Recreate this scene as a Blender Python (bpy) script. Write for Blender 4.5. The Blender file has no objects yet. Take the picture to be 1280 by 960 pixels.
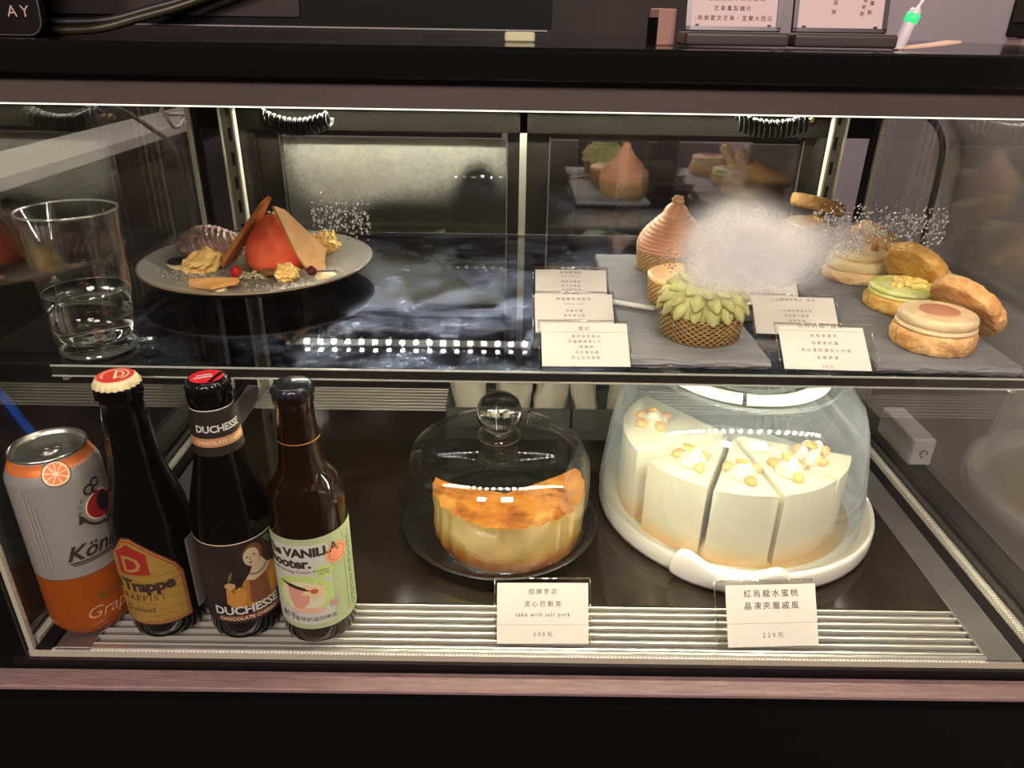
import bpy, bmesh, math, random
from mathutils import Vector, Matrix, noise
random.seed(7)
C = bpy.context.scene.collection
SC = bpy.context.scene
PI = math.pi
R = math.radians

# ------------------------------------------------------------------ camera
def make_camera():
    p, r, yw = R(25.94), R(.952), R(-.28)
    F = Vector((0, math.cos(p), -math.sin(p))); X = Vector((1, 0, 0)); U = Vector((0, math.sin(p), math.cos(p)))
    c, s = math.cos(r), math.sin(r)
    X2 = c*X + s*U; U2 = -s*X + c*U
    Z = Matrix.Rotation(yw, 3, 'Z')
    X2, U2, F = Z @ X2, Z @ U2, Z @ F
    cam = bpy.data.cameras.new('camera'); cam.sensor_width = 36; cam.lens = 926*36/1280
    cam.clip_start = .01; cam.clip_end = 50
    o = bpy.data.objects.new('camera', cam); C.objects.link(o)
    m = Matrix((X2, U2, -F)).transposed().to_4x4(); m.translation = Vector((0, -.4366, .4637))
    o.matrix_world = m
    SC.camera = o
make_camera()

# ------------------------------------------------------------------ world, lights, exposure
w = bpy.data.worlds.new('world'); SC.world = w; w.use_nodes = True
w.node_tree.nodes['Background'].inputs[0].default_value = (.30, .22, .20, 1)
w.node_tree.nodes['Background'].inputs[1].default_value = .10
SC.view_settings.view_transform = 'Standard'; SC.view_settings.look = 'None'
SC.view_settings.gamma = 1; SC.view_settings.use_curve_mapping = False
SC.view_settings.exposure = 0.36
SC.cycles.transparent_max_bounces = 48
SC.cycles.max_bounces = 14
SC.cycles.transmission_bounces = 12
SC.cycles.caustics_refractive = False
SC.cycles.caustics_reflective = False
LED = 620.0           # radiance of each diode of the strips
def area(name, loc, tgt, sx, sy, power, col):
    l = bpy.data.lights.new(name, 'AREA'); l.shape = 'RECTANGLE'; l.size = sx; l.size_y = sy; l.energy = power; l.color = col
    o = bpy.data.objects.new(name, l); C.objects.link(o); o.location = loc
    o.rotation_euler = (Vector(tgt)-Vector(loc)).to_track_quat('-Z', 'Y').to_euler()
area('shop_ceiling_lamp', (.38, -1.7, 1.5), (.2, 0, .3), .5, .5, 32.0, (1, .82, .78))
area('shop_ceiling_lamp', (-.8, -1.9, 1.6), (0, 0, .2), .4, .4, 26.0, (1, .84, .78))
area('added_wall_fill', (.0, 1.0, 1.5), (.5, .5, .3), .5, .3, 16.0, (1, .82, .80))  # unseen lamp added to brighten the lilac wall on the right

# ------------------------------------------------------------------ materials
MATS = {}
def nt(name):
    m = bpy.data.materials.new(name); m.use_nodes = True; t = m.node_tree
    for n in list(t.nodes): t.nodes.remove(n)
    out = t.nodes.new('ShaderNodeOutputMaterial')
    return m, t, out
def nd(t, typ, **k):
    n = t.nodes.new(typ)
    for a, b in k.items(): setattr(n, a, b)
    return n
def lk(t, a, b): t.links.new(a, b)
def mth(t, op, a, b=None, clamp=False):
    n = nd(t, 'ShaderNodeMath', operation=op); n.use_clamp = clamp
    for i, v in enumerate((a, b)):
        if v is None: continue
        if isinstance(v, (int, float)): n.inputs[i].default_value = v
        else: lk(t, v, n.inputs[i])
    return n.outputs[0]
def coords(t, scale=(1, 1, 1)):
    tc = nd(t, 'ShaderNodeTexCoord'); mp = nd(t, 'ShaderNodeMapping'); lk(t, tc.outputs['Object'], mp.inputs[0])
    mp.inputs['Scale'].default_value = scale
    return mp.outputs[0]
def ntex(t, vec, scale, detail=3, rough=.55):
    n = nd(t, 'ShaderNodeTexNoise'); n.inputs['Scale'].default_value = scale; n.inputs['Detail'].default_value = detail
    n.inputs['Roughness'].default_value = rough; lk(t, vec, n.inputs['Vector']); return n.outputs['Fac']
def ramp(t, fac, stops):
    n = nd(t, 'ShaderNodeValToRGB'); e = n.color_ramp.elements
    while len(e) < len(stops): e.new(.5)
    for i, (p, c) in enumerate(stops): e[i].position = p; e[i].color = (*c, 1)
    lk(t, fac, n.inputs[0]); return n.outputs[0]
def mat(name, col, rough=.5, metal=0, col2=None, ns=40, nlo=.35, nhi=.65, bump=0, bs=200, bd=4, spec=.5, coat=0, trans=0, ior=1.45, stretch=(1, 1, 1), sub=0, emit=None, es=0):
    if name in MATS: return MATS[name]
    m, t, out = nt(name)
    b = nd(t, 'ShaderNodeBsdfPrincipled'); lk(t, b.outputs[0], out.inputs[0])
    b.inputs['Base Color'].default_value = (*col, 1); b.inputs['Roughness'].default_value = rough; b.inputs['Metallic'].default_value = metal
    b.inputs['Specular IOR Level'].default_value = spec; b.inputs['Coat Weight'].default_value = coat; b.inputs['IOR'].default_value = ior
    b.inputs['Transmission Weight'].default_value = trans
    if sub: b.inputs['Subsurface Weight'].default_value = sub; b.inputs['Subsurface Radius'].default_value = (.01, .007, .004); b.inputs['Subsurface Scale'].default_value = .5
    if emit: b.inputs['Emission Color'].default_value = (*emit, 1); b.inputs['Emission Strength'].default_value = es
    if col2 is not None or bump:
        v = coords(t, stretch)
    if col2 is not None:
        lk(t, ramp(t, ntex(t, v, ns), [(nlo, col), (nhi, col2)]), b.inputs['Base Color'])
    if bump:
        bp = nd(t, 'ShaderNodeBump'); bp.inputs['Strength'].default_value = 1; bp.inputs['Distance'].default_value = bump
        lk(t, ntex(t, v, bs, bd), bp.inputs['Height']); lk(t, bp.outputs[0], b.inputs['Normal'])
    MATS[name] = m
    return m
def schlick(t, f0):
    lw = nd(t, 'ShaderNodeLayerWeight'); lw.inputs[0].default_value = .5
    p = mth(t, 'POWER', lw.outputs['Facing'], 5)
    return mth(t, 'ADD', mth(t, 'MULTIPLY', p, 1-f0), f0)
def thin_glass(name, f0=.04, tint=(1, 1, 1), rough=0, blobs=None, fogcol=(.9, .9, .88), nscale=60, dust=0, shelf=False):
    """Clear sheet: part mirror by angle, the rest straight through; blobs = patches of condensation (x, z, rx, rz, strength)."""
    if name in MATS: return MATS[name]
    m, t, out = nt(name)
    tr = nd(t, 'ShaderNodeBsdfTransparent'); tr.inputs[0].default_value = (*tint, 1)
    gl = nd(t, 'ShaderNodeBsdfGlossy'); gl.inputs['Roughness'].default_value = rough; gl.inputs[0].default_value = (1, 1, 1, 1)
    mx = nd(t, 'ShaderNodeMixShader'); lk(t, schlick(t, f0), mx.inputs[0]); lk(t, tr.outputs[0], mx.inputs[1]); lk(t, gl.outputs[0], mx.inputs[2])
    last = mx.outputs[0]
    if blobs or dust:
        v = coords(t)
        di = nd(t, 'ShaderNodeBsdfDiffuse'); di.inputs[0].default_value = (*fogcol, 1)
        tl = nd(t, 'ShaderNodeBsdfTranslucent'); tl.inputs[0].default_value = (*fogcol, 1)
        ad = nd(t, 'ShaderNodeMixShader'); ad.inputs[0].default_value = .5; lk(t, di.outputs[0], ad.inputs[1]); lk(t, tl.outputs[0], ad.inputs[2])
        sp = nd(t, 'ShaderNodeSeparateXYZ'); lk(t, v, sp.inputs[0])
        tot = None
        n1 = ntex(t, v, nscale, 6, .7)
        n2 = ntex(t, v, nscale*6, 3, .6)
        warp = mth(t, 'MULTIPLY', mth(t, 'SUBTRACT', ntex(t, v, nscale*.35, 4), .5), .55)
        neg = None
        for (cx, cz, rx, rz, st) in blobs or []:
            dx = mth(t, 'DIVIDE', mth(t, 'SUBTRACT', sp.outputs[0], cx), rx)
            dz = mth(t, 'DIVIDE', mth(t, 'SUBTRACT', sp.outputs[2], cz), rz)
            d = mth(t, 'ADD', mth(t, 'MULTIPLY', dx, dx), mth(t, 'MULTIPLY', dz, dz))
            d = mth(t, 'ADD', mth(t, 'MULTIPLY', d, -1.3), mth(t, 'ADD', warp, mth(t, 'MULTIPLY', mth(t, 'SUBTRACT', n2, .5), .4)))
            a = mth(t, 'MULTIPLY', mth(t, 'EXPONENT', d), abs(st))
            if st < 0: neg = a if neg is None else mth(t, 'ADD', neg, a)
            else: tot = a if tot is None else mth(t, 'ADD', tot, a)
        if tot is not None:
            if neg is not None: tot = mth(t, 'MULTIPLY', tot, mth(t, 'SUBTRACT', 1, neg, True))
            mr = nd(t, 'ShaderNodeMapRange', interpolation_type='SMOOTHSTEP'); lk(t, tot, mr.inputs[0])
            mr.inputs[1].default_value = .12; mr.inputs[2].default_value = 1.0; mr.inputs[3].default_value = 0; mr.inputs[4].default_value = .96
            tot = mr.outputs[0]
        if tot is not None:
            tot = mth(t, 'MULTIPLY', tot, mth(t, 'ADD', mth(t, 'MULTIPLY', n1, .5), mth(t, 'ADD', mth(t, 'MULTIPLY', n2, .35), .32)), True)
        if dust:
            g = nd(t, 'ShaderNodeMapRange'); lk(t, ntex(t, v, 160, 8, .75), g.inputs[0]); g.inputs[1].default_value = .60; g.inputs[2].default_value = .82; g.inputs[4].default_value = dust
            tot = g.outputs[0] if tot is None else mth(t, 'MAXIMUM', tot, g.outputs[0])
        m2 = nd(t, 'ShaderNodeMixShader'); lk(t, tot, m2.inputs[0]); lk(t, last, m2.inputs[1]); lk(t, ad.outputs[0], m2.inputs[2])
        last = m2.outputs[0]
    lk(t, last, out.inputs[0]); MATS[name] = m
    return m

black_gloss = mat('black_gloss', (.004, .004, .004), .12, spec=.3)
black_satin = mat('black_satin', (.006, .005, .005), .4, spec=.25)
black_matte = mat('black_matte', (.008, .008, .009), .7)
black_frame = mat('black_frame', (.014, .012, .010), .35, col2=(.03, .024, .018), ns=30)
steel = mat('brushed_steel', (.46, .45, .43), .32, 1, col2=(.58, .57, .54), ns=60, stretch=(1, 12, 12))
alu = mat('aluminium', (.62, .61, .57), .38, .9, col2=(.74, .73, .69), ns=25)
taupe = mat('taupe_anodised', (.050, .035, .031), .42, .0, col2=(.064, .047, .045), ns=9, stretch=(1, 6, 6))
white_pl = mat('white_plastic', (.64, .63, .58), .35)
paper = mat('card_paper', (.56, .52, .46), .75, bump=.0001, bs=300)
ink = mat('black_ink', (.02, .018, .016), .7)
faint_ink = mat('faded_ink', (.30, .27, .23), .8)
acrylic = thin_glass('acrylic', .05, (.97, .97, .96))
clear = thin_glass('clear_glass', .035, (.985, .995, .985))
wood = mat('wood_edge', (.20, .125, .115), .5, col2=(.27, .175, .16), ns=18, stretch=(2, 14, 30), bump=.0008, bs=60)

# ------------------------------------------------------------------ mesh helpers
def obj(name, bm, m, parent=None, smooth=True, auto=None):
    bmesh.ops.recalc_face_normals(bm, faces=bm.faces)
    me = bpy.data.meshes.new(name); bm.to_mesh(me); bm.free()
    if isinstance(m, (list, tuple)):
        for k in m: me.materials.append(k)
    else: me.materials.append(m)
    if smooth:
        me.shade_smooth()
        if auto is not None: me.set_sharp_from_angle(angle=R(auto))
    o = bpy.data.objects.new(name, me); C.objects.link(o)
    if parent: o.parent = parent
    return o
def thing(name, label, cat, loc=(0, 0, 0), rot=(0, 0, 0), group=None):
    o = bpy.data.objects.new(name, None); C.objects.link(o); o.location = loc; o.rotation_euler = rot
    o.empty_display_size = .02
    o['label'] = label; o['category'] = cat
    if group: o['group'] = group
    return o
def tag(o, label, cat, group=None):
    o['label'] = label; o['category'] = cat
    if group: o['group'] = group
    return o
def stuff(o): o['kind'] = 'stuff'; return o
def box(bm, c, s, bev=0, rot=None, seg=1):
    r = bmesh.ops.create_cube(bm, size=1); vs = r['verts']
    bmesh.ops.scale(bm, verts=vs, vec=s)
    if bev:
        es = list({e for v in vs for e in v.link_edges})
        q = bmesh.ops.bevel(bm, geom=es, offset=bev, segments=seg, affect='EDGES', profile=.6)
        vs = list({v for f in q['faces'] for v in f.verts} | {v for v in vs if v.is_valid})
    if rot is not None: bmesh.ops.rotate(bm, verts=vs, cent=(0, 0, 0), matrix=rot)
    bmesh.ops.translate(bm, verts=vs, vec=c)
    return vs
def bxo(name, c, s, m, parent=None, bev=0, rot=None, smooth=False, seg=1):
    bm = bmesh.new(); box(bm, c, s, bev, rot, seg); return obj(name, bm, m, parent, smooth)
def lathe(bm, prof, n=48, c=(0, 0, 0), squash=None):
    rings = []
    for (r, z) in prof:
        if r < 1e-6: rings.append([bm.verts.new((c[0], c[1], c[2]+z))])
        else: rings.append([bm.verts.new((c[0]+r*math.cos(2*PI*i/n), c[1]+r*math.sin(2*PI*i/n), c[2]+z)) for i in range(n)])
    for a, b in zip(rings, rings[1:]):
        for i in range(n):
            j = (i+1) % n
            if len(a) == 1 and len(b) == 1: break
            if len(a) == 1: bm.faces.new((a[0], b[i], b[j]))
            elif len(b) == 1: bm.faces.new((a[i], a[j], b[0]))
            else: bm.faces.new((a[i], a[j], b[j], b[i]))
    return rings
def tube(bm, pts, r, n=8, caps=True):
    pts = [Vector(p) for p in pts]; rings = []
    up = Vector((0, 0, 1))
    prev = None
    for i, p in enumerate(pts):
        d = (pts[min(i+1, len(pts)-1)]-pts[max(i-1, 0)]).normalized()
        if prev is None:
            a = d.cross(up); a = a if a.length > .05 else d.cross(Vector((1, 0, 0))); a.normalize()
        else: a = (prev - d*prev.dot(d)).normalized()
        prev = a; b = d.cross(a)
        rr = r[i] if isinstance(r, (list, tuple)) else r
        rings.append([bm.verts.new(p+a*rr*math.cos(2*PI*k/n)+b*rr*math.sin(2*PI*k/n)) for k in range(n)])
    for a, b in zip(rings, rings[1:]):
        for k in range(n): bm.faces.new((a[k], a[(k+1) % n], b[(k+1) % n], b[k]))
    if caps: bm.faces.new(rings[0][::-1]); bm.faces.new(rings[-1])
def smoothpath(pts, k=6):
    P = [Vector(p) for p in pts]; o = []
    for i in range(len(P)-1):
        a, b, c, d = P[max(i-1, 0)], P[i], P[i+1], P[min(i+2, len(P)-1)]
        for j in range(k):
            u = j/k
            o.append(.5*((2*b)+(c-a)*u+(2*a-5*b+4*c-d)*u*u+(3*b-a-3*c+d)*u**3))
    o.append(P[-1]); return o
def prism(bm, poly, th, M=Matrix(), jit=0):
    """Extrude a 2D outline by th along local z."""
    a = [bm.verts.new(M @ Vector((x, y, 0))) for x, y in poly]
    b = [bm.verts.new(M @ Vector((x+random.uniform(-jit, jit), y+random.uniform(-jit, jit), th))) for x, y in poly]
    bm.faces.new(a[::-1]); bm.faces.new(b)
    n = len(poly)
    for i in range(n): bm.faces.new((a[i], a[(i+1) % n], b[(i+1) % n], b[i]))
def rough_up(bm, amp, scale, seed=0, zs=1):
    bm.normal_update()
    off = Vector((seed*3.1, seed*1.7, seed*5.3))
    mv = [(v, v.normal*(noise.noise(v.co*scale+off)*amp + noise.noise(v.co*scale*2.7+off)*amp*.5)) for v in bm.verts]
    for v, d in mv: d.z *= zs; v.co += d
def lump(bm, c, s, seed, amp=.3, sc=None, sub=3, rot=None):
    r = bmesh.ops.create_icosphere(bm, subdivisions=sub, radius=1); vs = r['verts']
    off = Vector((seed*2.3, seed*7.1, seed*.7))
    for v in vs:
        k = 1+amp*noise.noise(v.co*1.4+off)+amp*.6*noise.noise(v.co*3.6+off)
        v.co = Vector((v.co.x*s[0]*k, v.co.y*s[1]*k, v.co.z*s[2]*k))
    if rot is not None: bmesh.ops.rotate(bm, verts=vs, cent=(0, 0, 0), matrix=rot)
    bmesh.ops.translate(bm, verts=vs, vec=c)
    return vs

# ---- lettering
def text_bm(s, size, align='CENTER', spacing=1.0, shear=0, line=1.0, bold=0):
    cu = bpy.data.curves.new('lettering_curve', 'FONT'); cu.body = s; cu.size = size; cu.align_x = align; cu.align_y = 'CENTER'
    cu.space_character = spacing; cu.shear = shear; cu.space_line = line; cu.resolution_u = 2; cu.offset = bold
    o = bpy.data.objects.new('lettering_tmp', cu)
    me = o.to_mesh(); bm = bmesh.new(); bm.from_mesh(me); o.to_mesh_clear()
    bpy.data.objects.remove(o); bpy.data.curves.remove(cu)
    return bm
def poly_bm(polys):
    bm = bmesh.new()
    for p in polys: bm.faces.new([bm.verts.new((x, y, 0)) for x, y in p])
    return bm
def ell(cx, cy, rx, ry, n=24, a0=0, a1=2*PI): return [(cx+rx*math.cos(a0+(a1-a0)*i/n), cy+ry*math.sin(a0+(a1-a0)*i/n)) for i in range(n)]
def band(cx, cy, r, w, a0, a1, n=20):
    o = [(cx+(r+w)*math.cos(a0+(a1-a0)*i/n), cy+(r+w)*math.sin(a0+(a1-a0)*i/n)) for i in range(n+1)]
    i_ = [(cx+(r)*math.cos(a0+(a1-a0)*i/n), cy+(r)*math.sin(a0+(a1-a0)*i/n)) for i in range(n+1)]
    return [[o[k], o[k+1], i_[k+1], i_[k]] for k in range(n)]
def rect(x0, y0, x1, y1): return [(x0, y0), (x1, y0), (x1, y1), (x0, y1)]
def rrect(x0, y0, x1, y1, r, n=5):
    o = []
    for (cx, cy, a) in ((x1-r, y1-r, 0), (x0+r, y1-r, 90), (x0+r, y0+r, 180), (x1-r, y0+r, 270)):
        o += [(cx+r*math.cos(R(a+90*i/n)), cy+r*math.sin(R(a+90*i/n))) for i in range(n+1)]
    return o
def flat(name, bm, M, m, parent):
    bm.transform(M); me = bpy.data.meshes.new(name); bm.to_mesh(me); bm.free(); me.materials.append(m)
    o = bpy.data.objects.new(name, me); C.objects.link(o); o.parent = parent; return o
def wrap(name, bm, prof, ang, z0, off, m, parent, s0=0, rref=.0305, grid=.0022):
    """Bend a flat outline (x along the girth, y up) round a turned body."""
    bmesh.ops.triangulate(bm, faces=bm.faces)
    for ax in (0, 1):
        lo = min(v.co[ax] for v in bm.verts); hi = max(v.co[ax] for v in bm.verts); g = grid if ax == 0 else grid*2.5
        x = math.ceil(lo/g)*g
        while x < hi:
            no = (1, 0, 0) if ax == 0 else (0, 1, 0); co = (x, 0, 0) if ax == 0 else (0, x, 0)
            bmesh.ops.bisect_plane(bm, geom=bm.verts[:]+bm.edges[:]+bm.faces[:], plane_co=co, plane_no=no, dist=1e-7); x += g
    for v in bm.verts:
        z = z0+v.co.y; a = ang+(v.co.x+s0)/rref; r = prof(z)+off
        v.co = Vector((r*math.cos(a), r*math.sin(a), z))
    me = bpy.data.meshes.new(name); bm.to_mesh(me); bm.free(); me.materials.append(m); me.shade_smooth()
    o = bpy.data.objects.new(name, me); C.objects.link(o); o.parent = parent; return o
def prof_fn(pr):
    pr = sorted([(z, r) for r, z in pr])
    def f(z):
        for (z0, r0), (z1, r1) in zip(pr, pr[1:]):
            if z0 <= z <= z1 and z1 > z0: return r0+(r1-r0)*(z-z0)/(z1-z0)
        return pr[0][1] if z < pr[0][0] else pr[-1][1]
    return f

# ================================================================== SETTING
XL, XR, YF, YR, ZT = -.389, .446, .010, .505, .4526     # the case: sides, front, rear, top
def struct(name, c, s, m):
    o = bxo(name, c, s, m); o['kind'] = 'structure'; return o
lilac = mat('lilac_wall_paint', (.36, .31, .33), .8, col2=(.40, .345, .365), ns=5)
dark_wall = mat('dark_olive_wall', (.022, .021, .014), .7, col2=(.035, .033, .022), ns=3)
struct('wall_right', (.56, .9, .3), (.08, 2.6, 2.8), lilac)
struct('wall_back', (-.4, 2.0, .3), (1.9, .06, 2.8), mat('back_wall_paint', (.03, .026, .024), .8, col2=(.045, .038, .034), ns=4))
struct('wall_left', (-1.35, .6, .3), (.06, 3.2, 2.8), dark_wall)
struct('floor', (-.4, .2, -1.03), (1.9, 3.6, .06), mat('floor_tile', (.05, .045, .042), .4))
# counter under the case
ct = thing('counter', 'black counter with a rough pinkish wooden edge under the display case', 'counter', (0, 0, 0))
bxo('worktop', (.03-.2, .33, -.030), (1.37, .64, .020), black_satin, ct)
bxo('wooden_edge', (-.17, .0005, -.0225), (1.37, .019, .005), wood, ct, .0012)
bxo('front_panel', (-.17, -.0005, -.52), (1.36, .014, .97), mat('front_panel_paint', (.003, .003, .003), .6, spec=.15), ct)

# ================================================================== DISPLAY CASE
case = thing('display_case', 'black glass-fronted refrigerated display case full of pastries and bottles', 'display case', (0, 0, 0))
cx = (XL+XR)/2; W = XR-XL
# base and floor
bxo('base', (cx, .265, -.0142), (W+.03, .508, .0112), black_satin, case)
# floor panel
floor_m = mat('black_floor_glass', (.010, .007, .0045), .10, col2=(.024, .017, .011), ns=14, spec=.5)
bxo('floor_panel', (.0285, .2505, -.003), (.735, .363, .006), floor_m, case)
under = mat('vent_under_tray', (.15, .14, .11), .5, .2)
bxo('vent_tray', (.0285, .041, -.0052), (.735, .057, .002), under, case)
bxo('vent_tray', (.0285, .466, -.0052), (.735, .07, .002), under, case)
slat_m = mat('vent_slat_metal', (.68, .66, .58), .35, .55)
def slats(y0, y1, n):
    me = None
    for i in range(n):
        y = y0+(y1-y0)*i/(n-1)
        if me is None:
            o = bxo('slat', (0, 0, 0), (.735, .0014, .0042), slat_m, case); me = o.data
        else:
            o = bpy.data.objects.new('slat', me); C.objects.link(o); o.parent = case
        o.location = (.0285, y, -.0022); o.rotation_euler = (R(12), 0, 0)
slats(.0185, .0675, 7); slats(.434, .498, 8)
bxo('front_rail', (.0285, .0145, -.0015), (.735, .003, .003), alu, case)
for x in (-.353, .4103): bxo('side_band', (x, .256, -.0012), (.0285, .488, .004), mat('side_band_steel', (.40, .39, .38), .30, .9, col2=(.50, .48, .46), ns=16), case, .0004)
# aluminium spacer bars with rows of dots
def spacer_mat():
    m, t, out = nt('spacer_bar'); b = nd(t, 'ShaderNodeBsdfPrincipled'); lk(t, b.outputs[0], out.inputs[0])
    v = coords(t); vo = nd(t, 'ShaderNodeTexVoronoi'); vo.inputs['Scale'].default_value = 330; vo.inputs['Randomness'].default_value = .15; lk(t, v, vo.inputs['Vector'])
    lk(t, ramp(t, vo.outputs['Distance'], [(.24, (1, .98, .90)), (.40, (.46, .42, .32))]), b.inputs['Base Color'])
    b.inputs['Metallic'].default_value = .15; b.inputs['Roughness'].default_value = .45
    return m
sp_m = spacer_mat()
for c_, s_ in (((cx, YF+.003, -.0055), (W, .004, .006)),
               ((XL+.003, YF+.003, .206), (.004, .004, .417)), ((XR-.003, YF+.003, .206), (.004, .004, .417)),
               ((XL+.003, .495, .206), (.005, .007, .417)), ((XR-.003, .495, .206), (.005, .007, .417)),
               ((XL+.003, .255, -.0005), (.006, .472, .007)), ((XR-.003, .255, -.0005), (.006, .472, .007))):
    bxo('spacer_bar', c_, s_, sp_m, case)
# dark sealant beside the rear spacer bars and the floor edges
for x in (XL+.010, XR-.010): bxo('sealant_strip', (x, .498, .206), (.007, .006, .417), black_satin, case)
for x in (XL+.012, XR-.0145): bxo('sealant_strip', (x, .256, -.0018), (.012, .488, .0035), black_satin, case)
# panes
front_m = thin_glass('front_pane_glass', .025, (.985, .992, .985), blobs=[
    (.139, .345, .035, .028, 1.2), (.168, .332, .032, .021, .80), (.126, .327, .022, .020, .45), (.200, .346, .034, .014, .36), (.235, .357, .045, .010, .14)], fogcol=(.72, .71, .69), nscale=90)
bxo('front_pane', (cx, YF, .2055), (W, .005, .428), front_m, case)
side_m = thin_glass('side_pane_glass', .17, (.955, .96, .935))
for x in (XL, XR): bxo('side_pane', (x, .258, .2085), (.004, .488, .423), side_m, case)
# header and roof
bxo('header_panel', (cx, YF+.001, .4277), (W+.06, .016, .0154), taupe, case)
bxo('top_slab', (cx, .26, .444), (W+.08, .53, .0172), black_gloss, case, .003, seg=3)
bxo('ceiling_lining', (cx, .27, .4325), (W, .47, .005), mat('lining', (.05, .048, .042), .5), case)
bxo('header_light_leak', (cx, YF-.0028, .4197), (W+.06, .002, .0016), mat('light_leak_glow', (.9, .86, .74), .4, emit=(1, .9, .66), es=1.5), case)  # glowing strip standing in for LED light leaking under the header
# rear doors
bxo('rear_header', (cx, .508, .389), (W, .016, .088), mat('rear_header_paint', (.007, .006, .004), .8, spec=.1), case)
door_l = thin_glass('left_door_glass', .10, (.80, .82, .78), blobs=[(-.225, .315, .06, .075, 1.2), (-.150, .330, .10, .045, 1.1), (-.08, .325, .07, .055, 1.0), (-.015, .32, .025, .06, .7), (-.16, .275, .09, .035, .6), (-.042, .272, .030, .040, -1.2), (-.15, .235, .06, .03, -.7)], fogcol=(.60, .61, .52), nscale=40)
door_r = thin_glass('right_door_glass', .20, (.78, .76, .76), blobs=[(.10, .235, .07, .018, .35), (.21, .24, .08, .02, .42)], fogcol=(.62, .63, .60), nscale=50)
def rear_door(x0, x1, y, pm):
    d = bpy.data.objects.new('rear_door', None); C.objects.link(d); d.parent = case; d.location = ((x0+x1)/2, y, .175)
    w_ = x1-x0; h_ = .35
    def part(name, c, s, m): bxo(name, c, s, m, d)
    fw = .028
    part('stile', (-w_/2+fw/2, 0, 0), (fw, .012, h_), black_frame); part('stile', (w_/2-.009, 0, 0), (.018, .012, h_), black_frame)
    part('rail', (0, 0, h_/2-.006), (w_-.05, .012, .012), black_frame); part('rail', (0, 0, -h_/2+.012), (w_-.05, .012, .024), black_frame)
    part('glazing_bead', (-w_/2+fw, -.0065, 0), (.0016, .002, h_-.02), steel)
    part('glazing_bead', (w_/2-.018, -.0065, 0), (.0016, .002, h_-.02), steel)
    p = bxo('pane', (-(x0+x1)/2+(x0+fw+x1-.018)/2, 0, 0), (w_-fw-.016, .005, h_-.03), pm, d)
    # fog is laid out in world coordinates: shift mesh so the object origin is the world origin
    p.data.transform(Matrix.Translation((d.location.x, d.location.y, d.location.z))); p.location = (-d.location.x, -d.location.y, -d.location.z)
    return d
rear_door(-.312, .012, .5125, door_l); rear_door(.018, .374, .5125, door_r)
bxo('door_post', (.0135, .503, .19), (.0085, .006, .38), mat('post_metal', (.78, .74, .62), .35, .6), case)
for x in (-.3225, .378): bxo('door_jamb', (x, .509, .19), (.018, .012, .38), black_frame, case)
# slotted shelf standards
for x in (-.340, .3905):
    s = bxo('shelf_standard', (x, .4985, .2065), (.017, .005, .417), mat('standard_steel', (.34, .32, .26), .45, .3), case)
    for dx in (-.008, .008): bxo('standard_flange', (x+dx, .4945, .2065), (.0022, .010, .417), mat('flange_cream', (.80, .76, .62), .4, .2), s)
    for k in range(14): bxo('slot', (x, .4957, .02+k*.029), (.0035, .0012, .015), black_matte, s)
# shelf brackets
for x in (-.343, .3935): bxo('shelf_bracket', (x, .285, .2135), (.004, .41, .006), alu, case)
# LED strips: two roof lamps of the case and an added under-shelf one
led_m = mat('added_led_diode', (1, 1, 1), .5, emit=(1, .915, .68), es=LED)
led_f = mat('led_diode_front', (1, 1, 1), .5, emit=(1, .915, .68), es=LED*.46)
led_c = mat('led_diode_cool', (1, 1, 1), .5, emit=(1, .945, .80), es=LED*1.0)
def led_strip(y, z, x0, x1, n, tilt, m=led_m):
    st = bxo('led_strip', (0, 0, 0), (x1-x0, .009, .002), mat('led_tape', (.82, .80, .72), .5), case)
    st.location = ((x0+x1)/2, y, z); st.rotation_euler = (R(tilt), 0, 0)
    bm = bmesh.new()
    for i in range(n):
        x = (x0-x1)/2+(x1-x0)*(i+.5)/n
        box(bm, (x, 0, -.0016), (.0052, .0034, .0012))
    obj('diode_row', bm, m, st, False)
led_strip(.030, .4255, -.27, XR-.02, 40, -14, led_f)
led_strip(.485, .3755, -.30, .36, 36, -38, led_c)
led_strip(.089, .2145, -.21, .385, 36, 24)  # unseen strip added below the shelf trim to brighten the lower deck
# coiled door cords
coil_m = mat('coil_rubber', (.016, .015, .014), .42, spec=.3)
def coil(x0, x1, y, z, sag):
    pts = []; turns = 13
    for i in range(turns*12+1):
        u = i/(turns*12); a = 2*PI*turns*u
        pts.append((x0+(x1-x0)*u+.0012*math.cos(a), y+.0085*math.cos(a), z-sag*4*u*(1-u)+.0085*math.sin(a)))
    bm = bmesh.new(); tube(bm, pts, .0024, 7); c_ = obj('coiled_cord', bm, coil_m, case)
    return c_
coil(-.291, -.213, .474, .361, .010); coil(.262, .345, .474, .366, .009)
brass = mat('brass', (.75, .52, .22), .25, 1)
for x, z in ((-.2965, .357), (.356, .3665)):
    bm = bmesh.new(); bmesh.ops.create_uvsphere(bm, u_segments=14, v_segments=8, radius=.0048); bmesh.ops.translate(bm, verts=bm.verts, vec=(x, .498, z)); obj('cord_stud', bm, brass, case)

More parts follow.
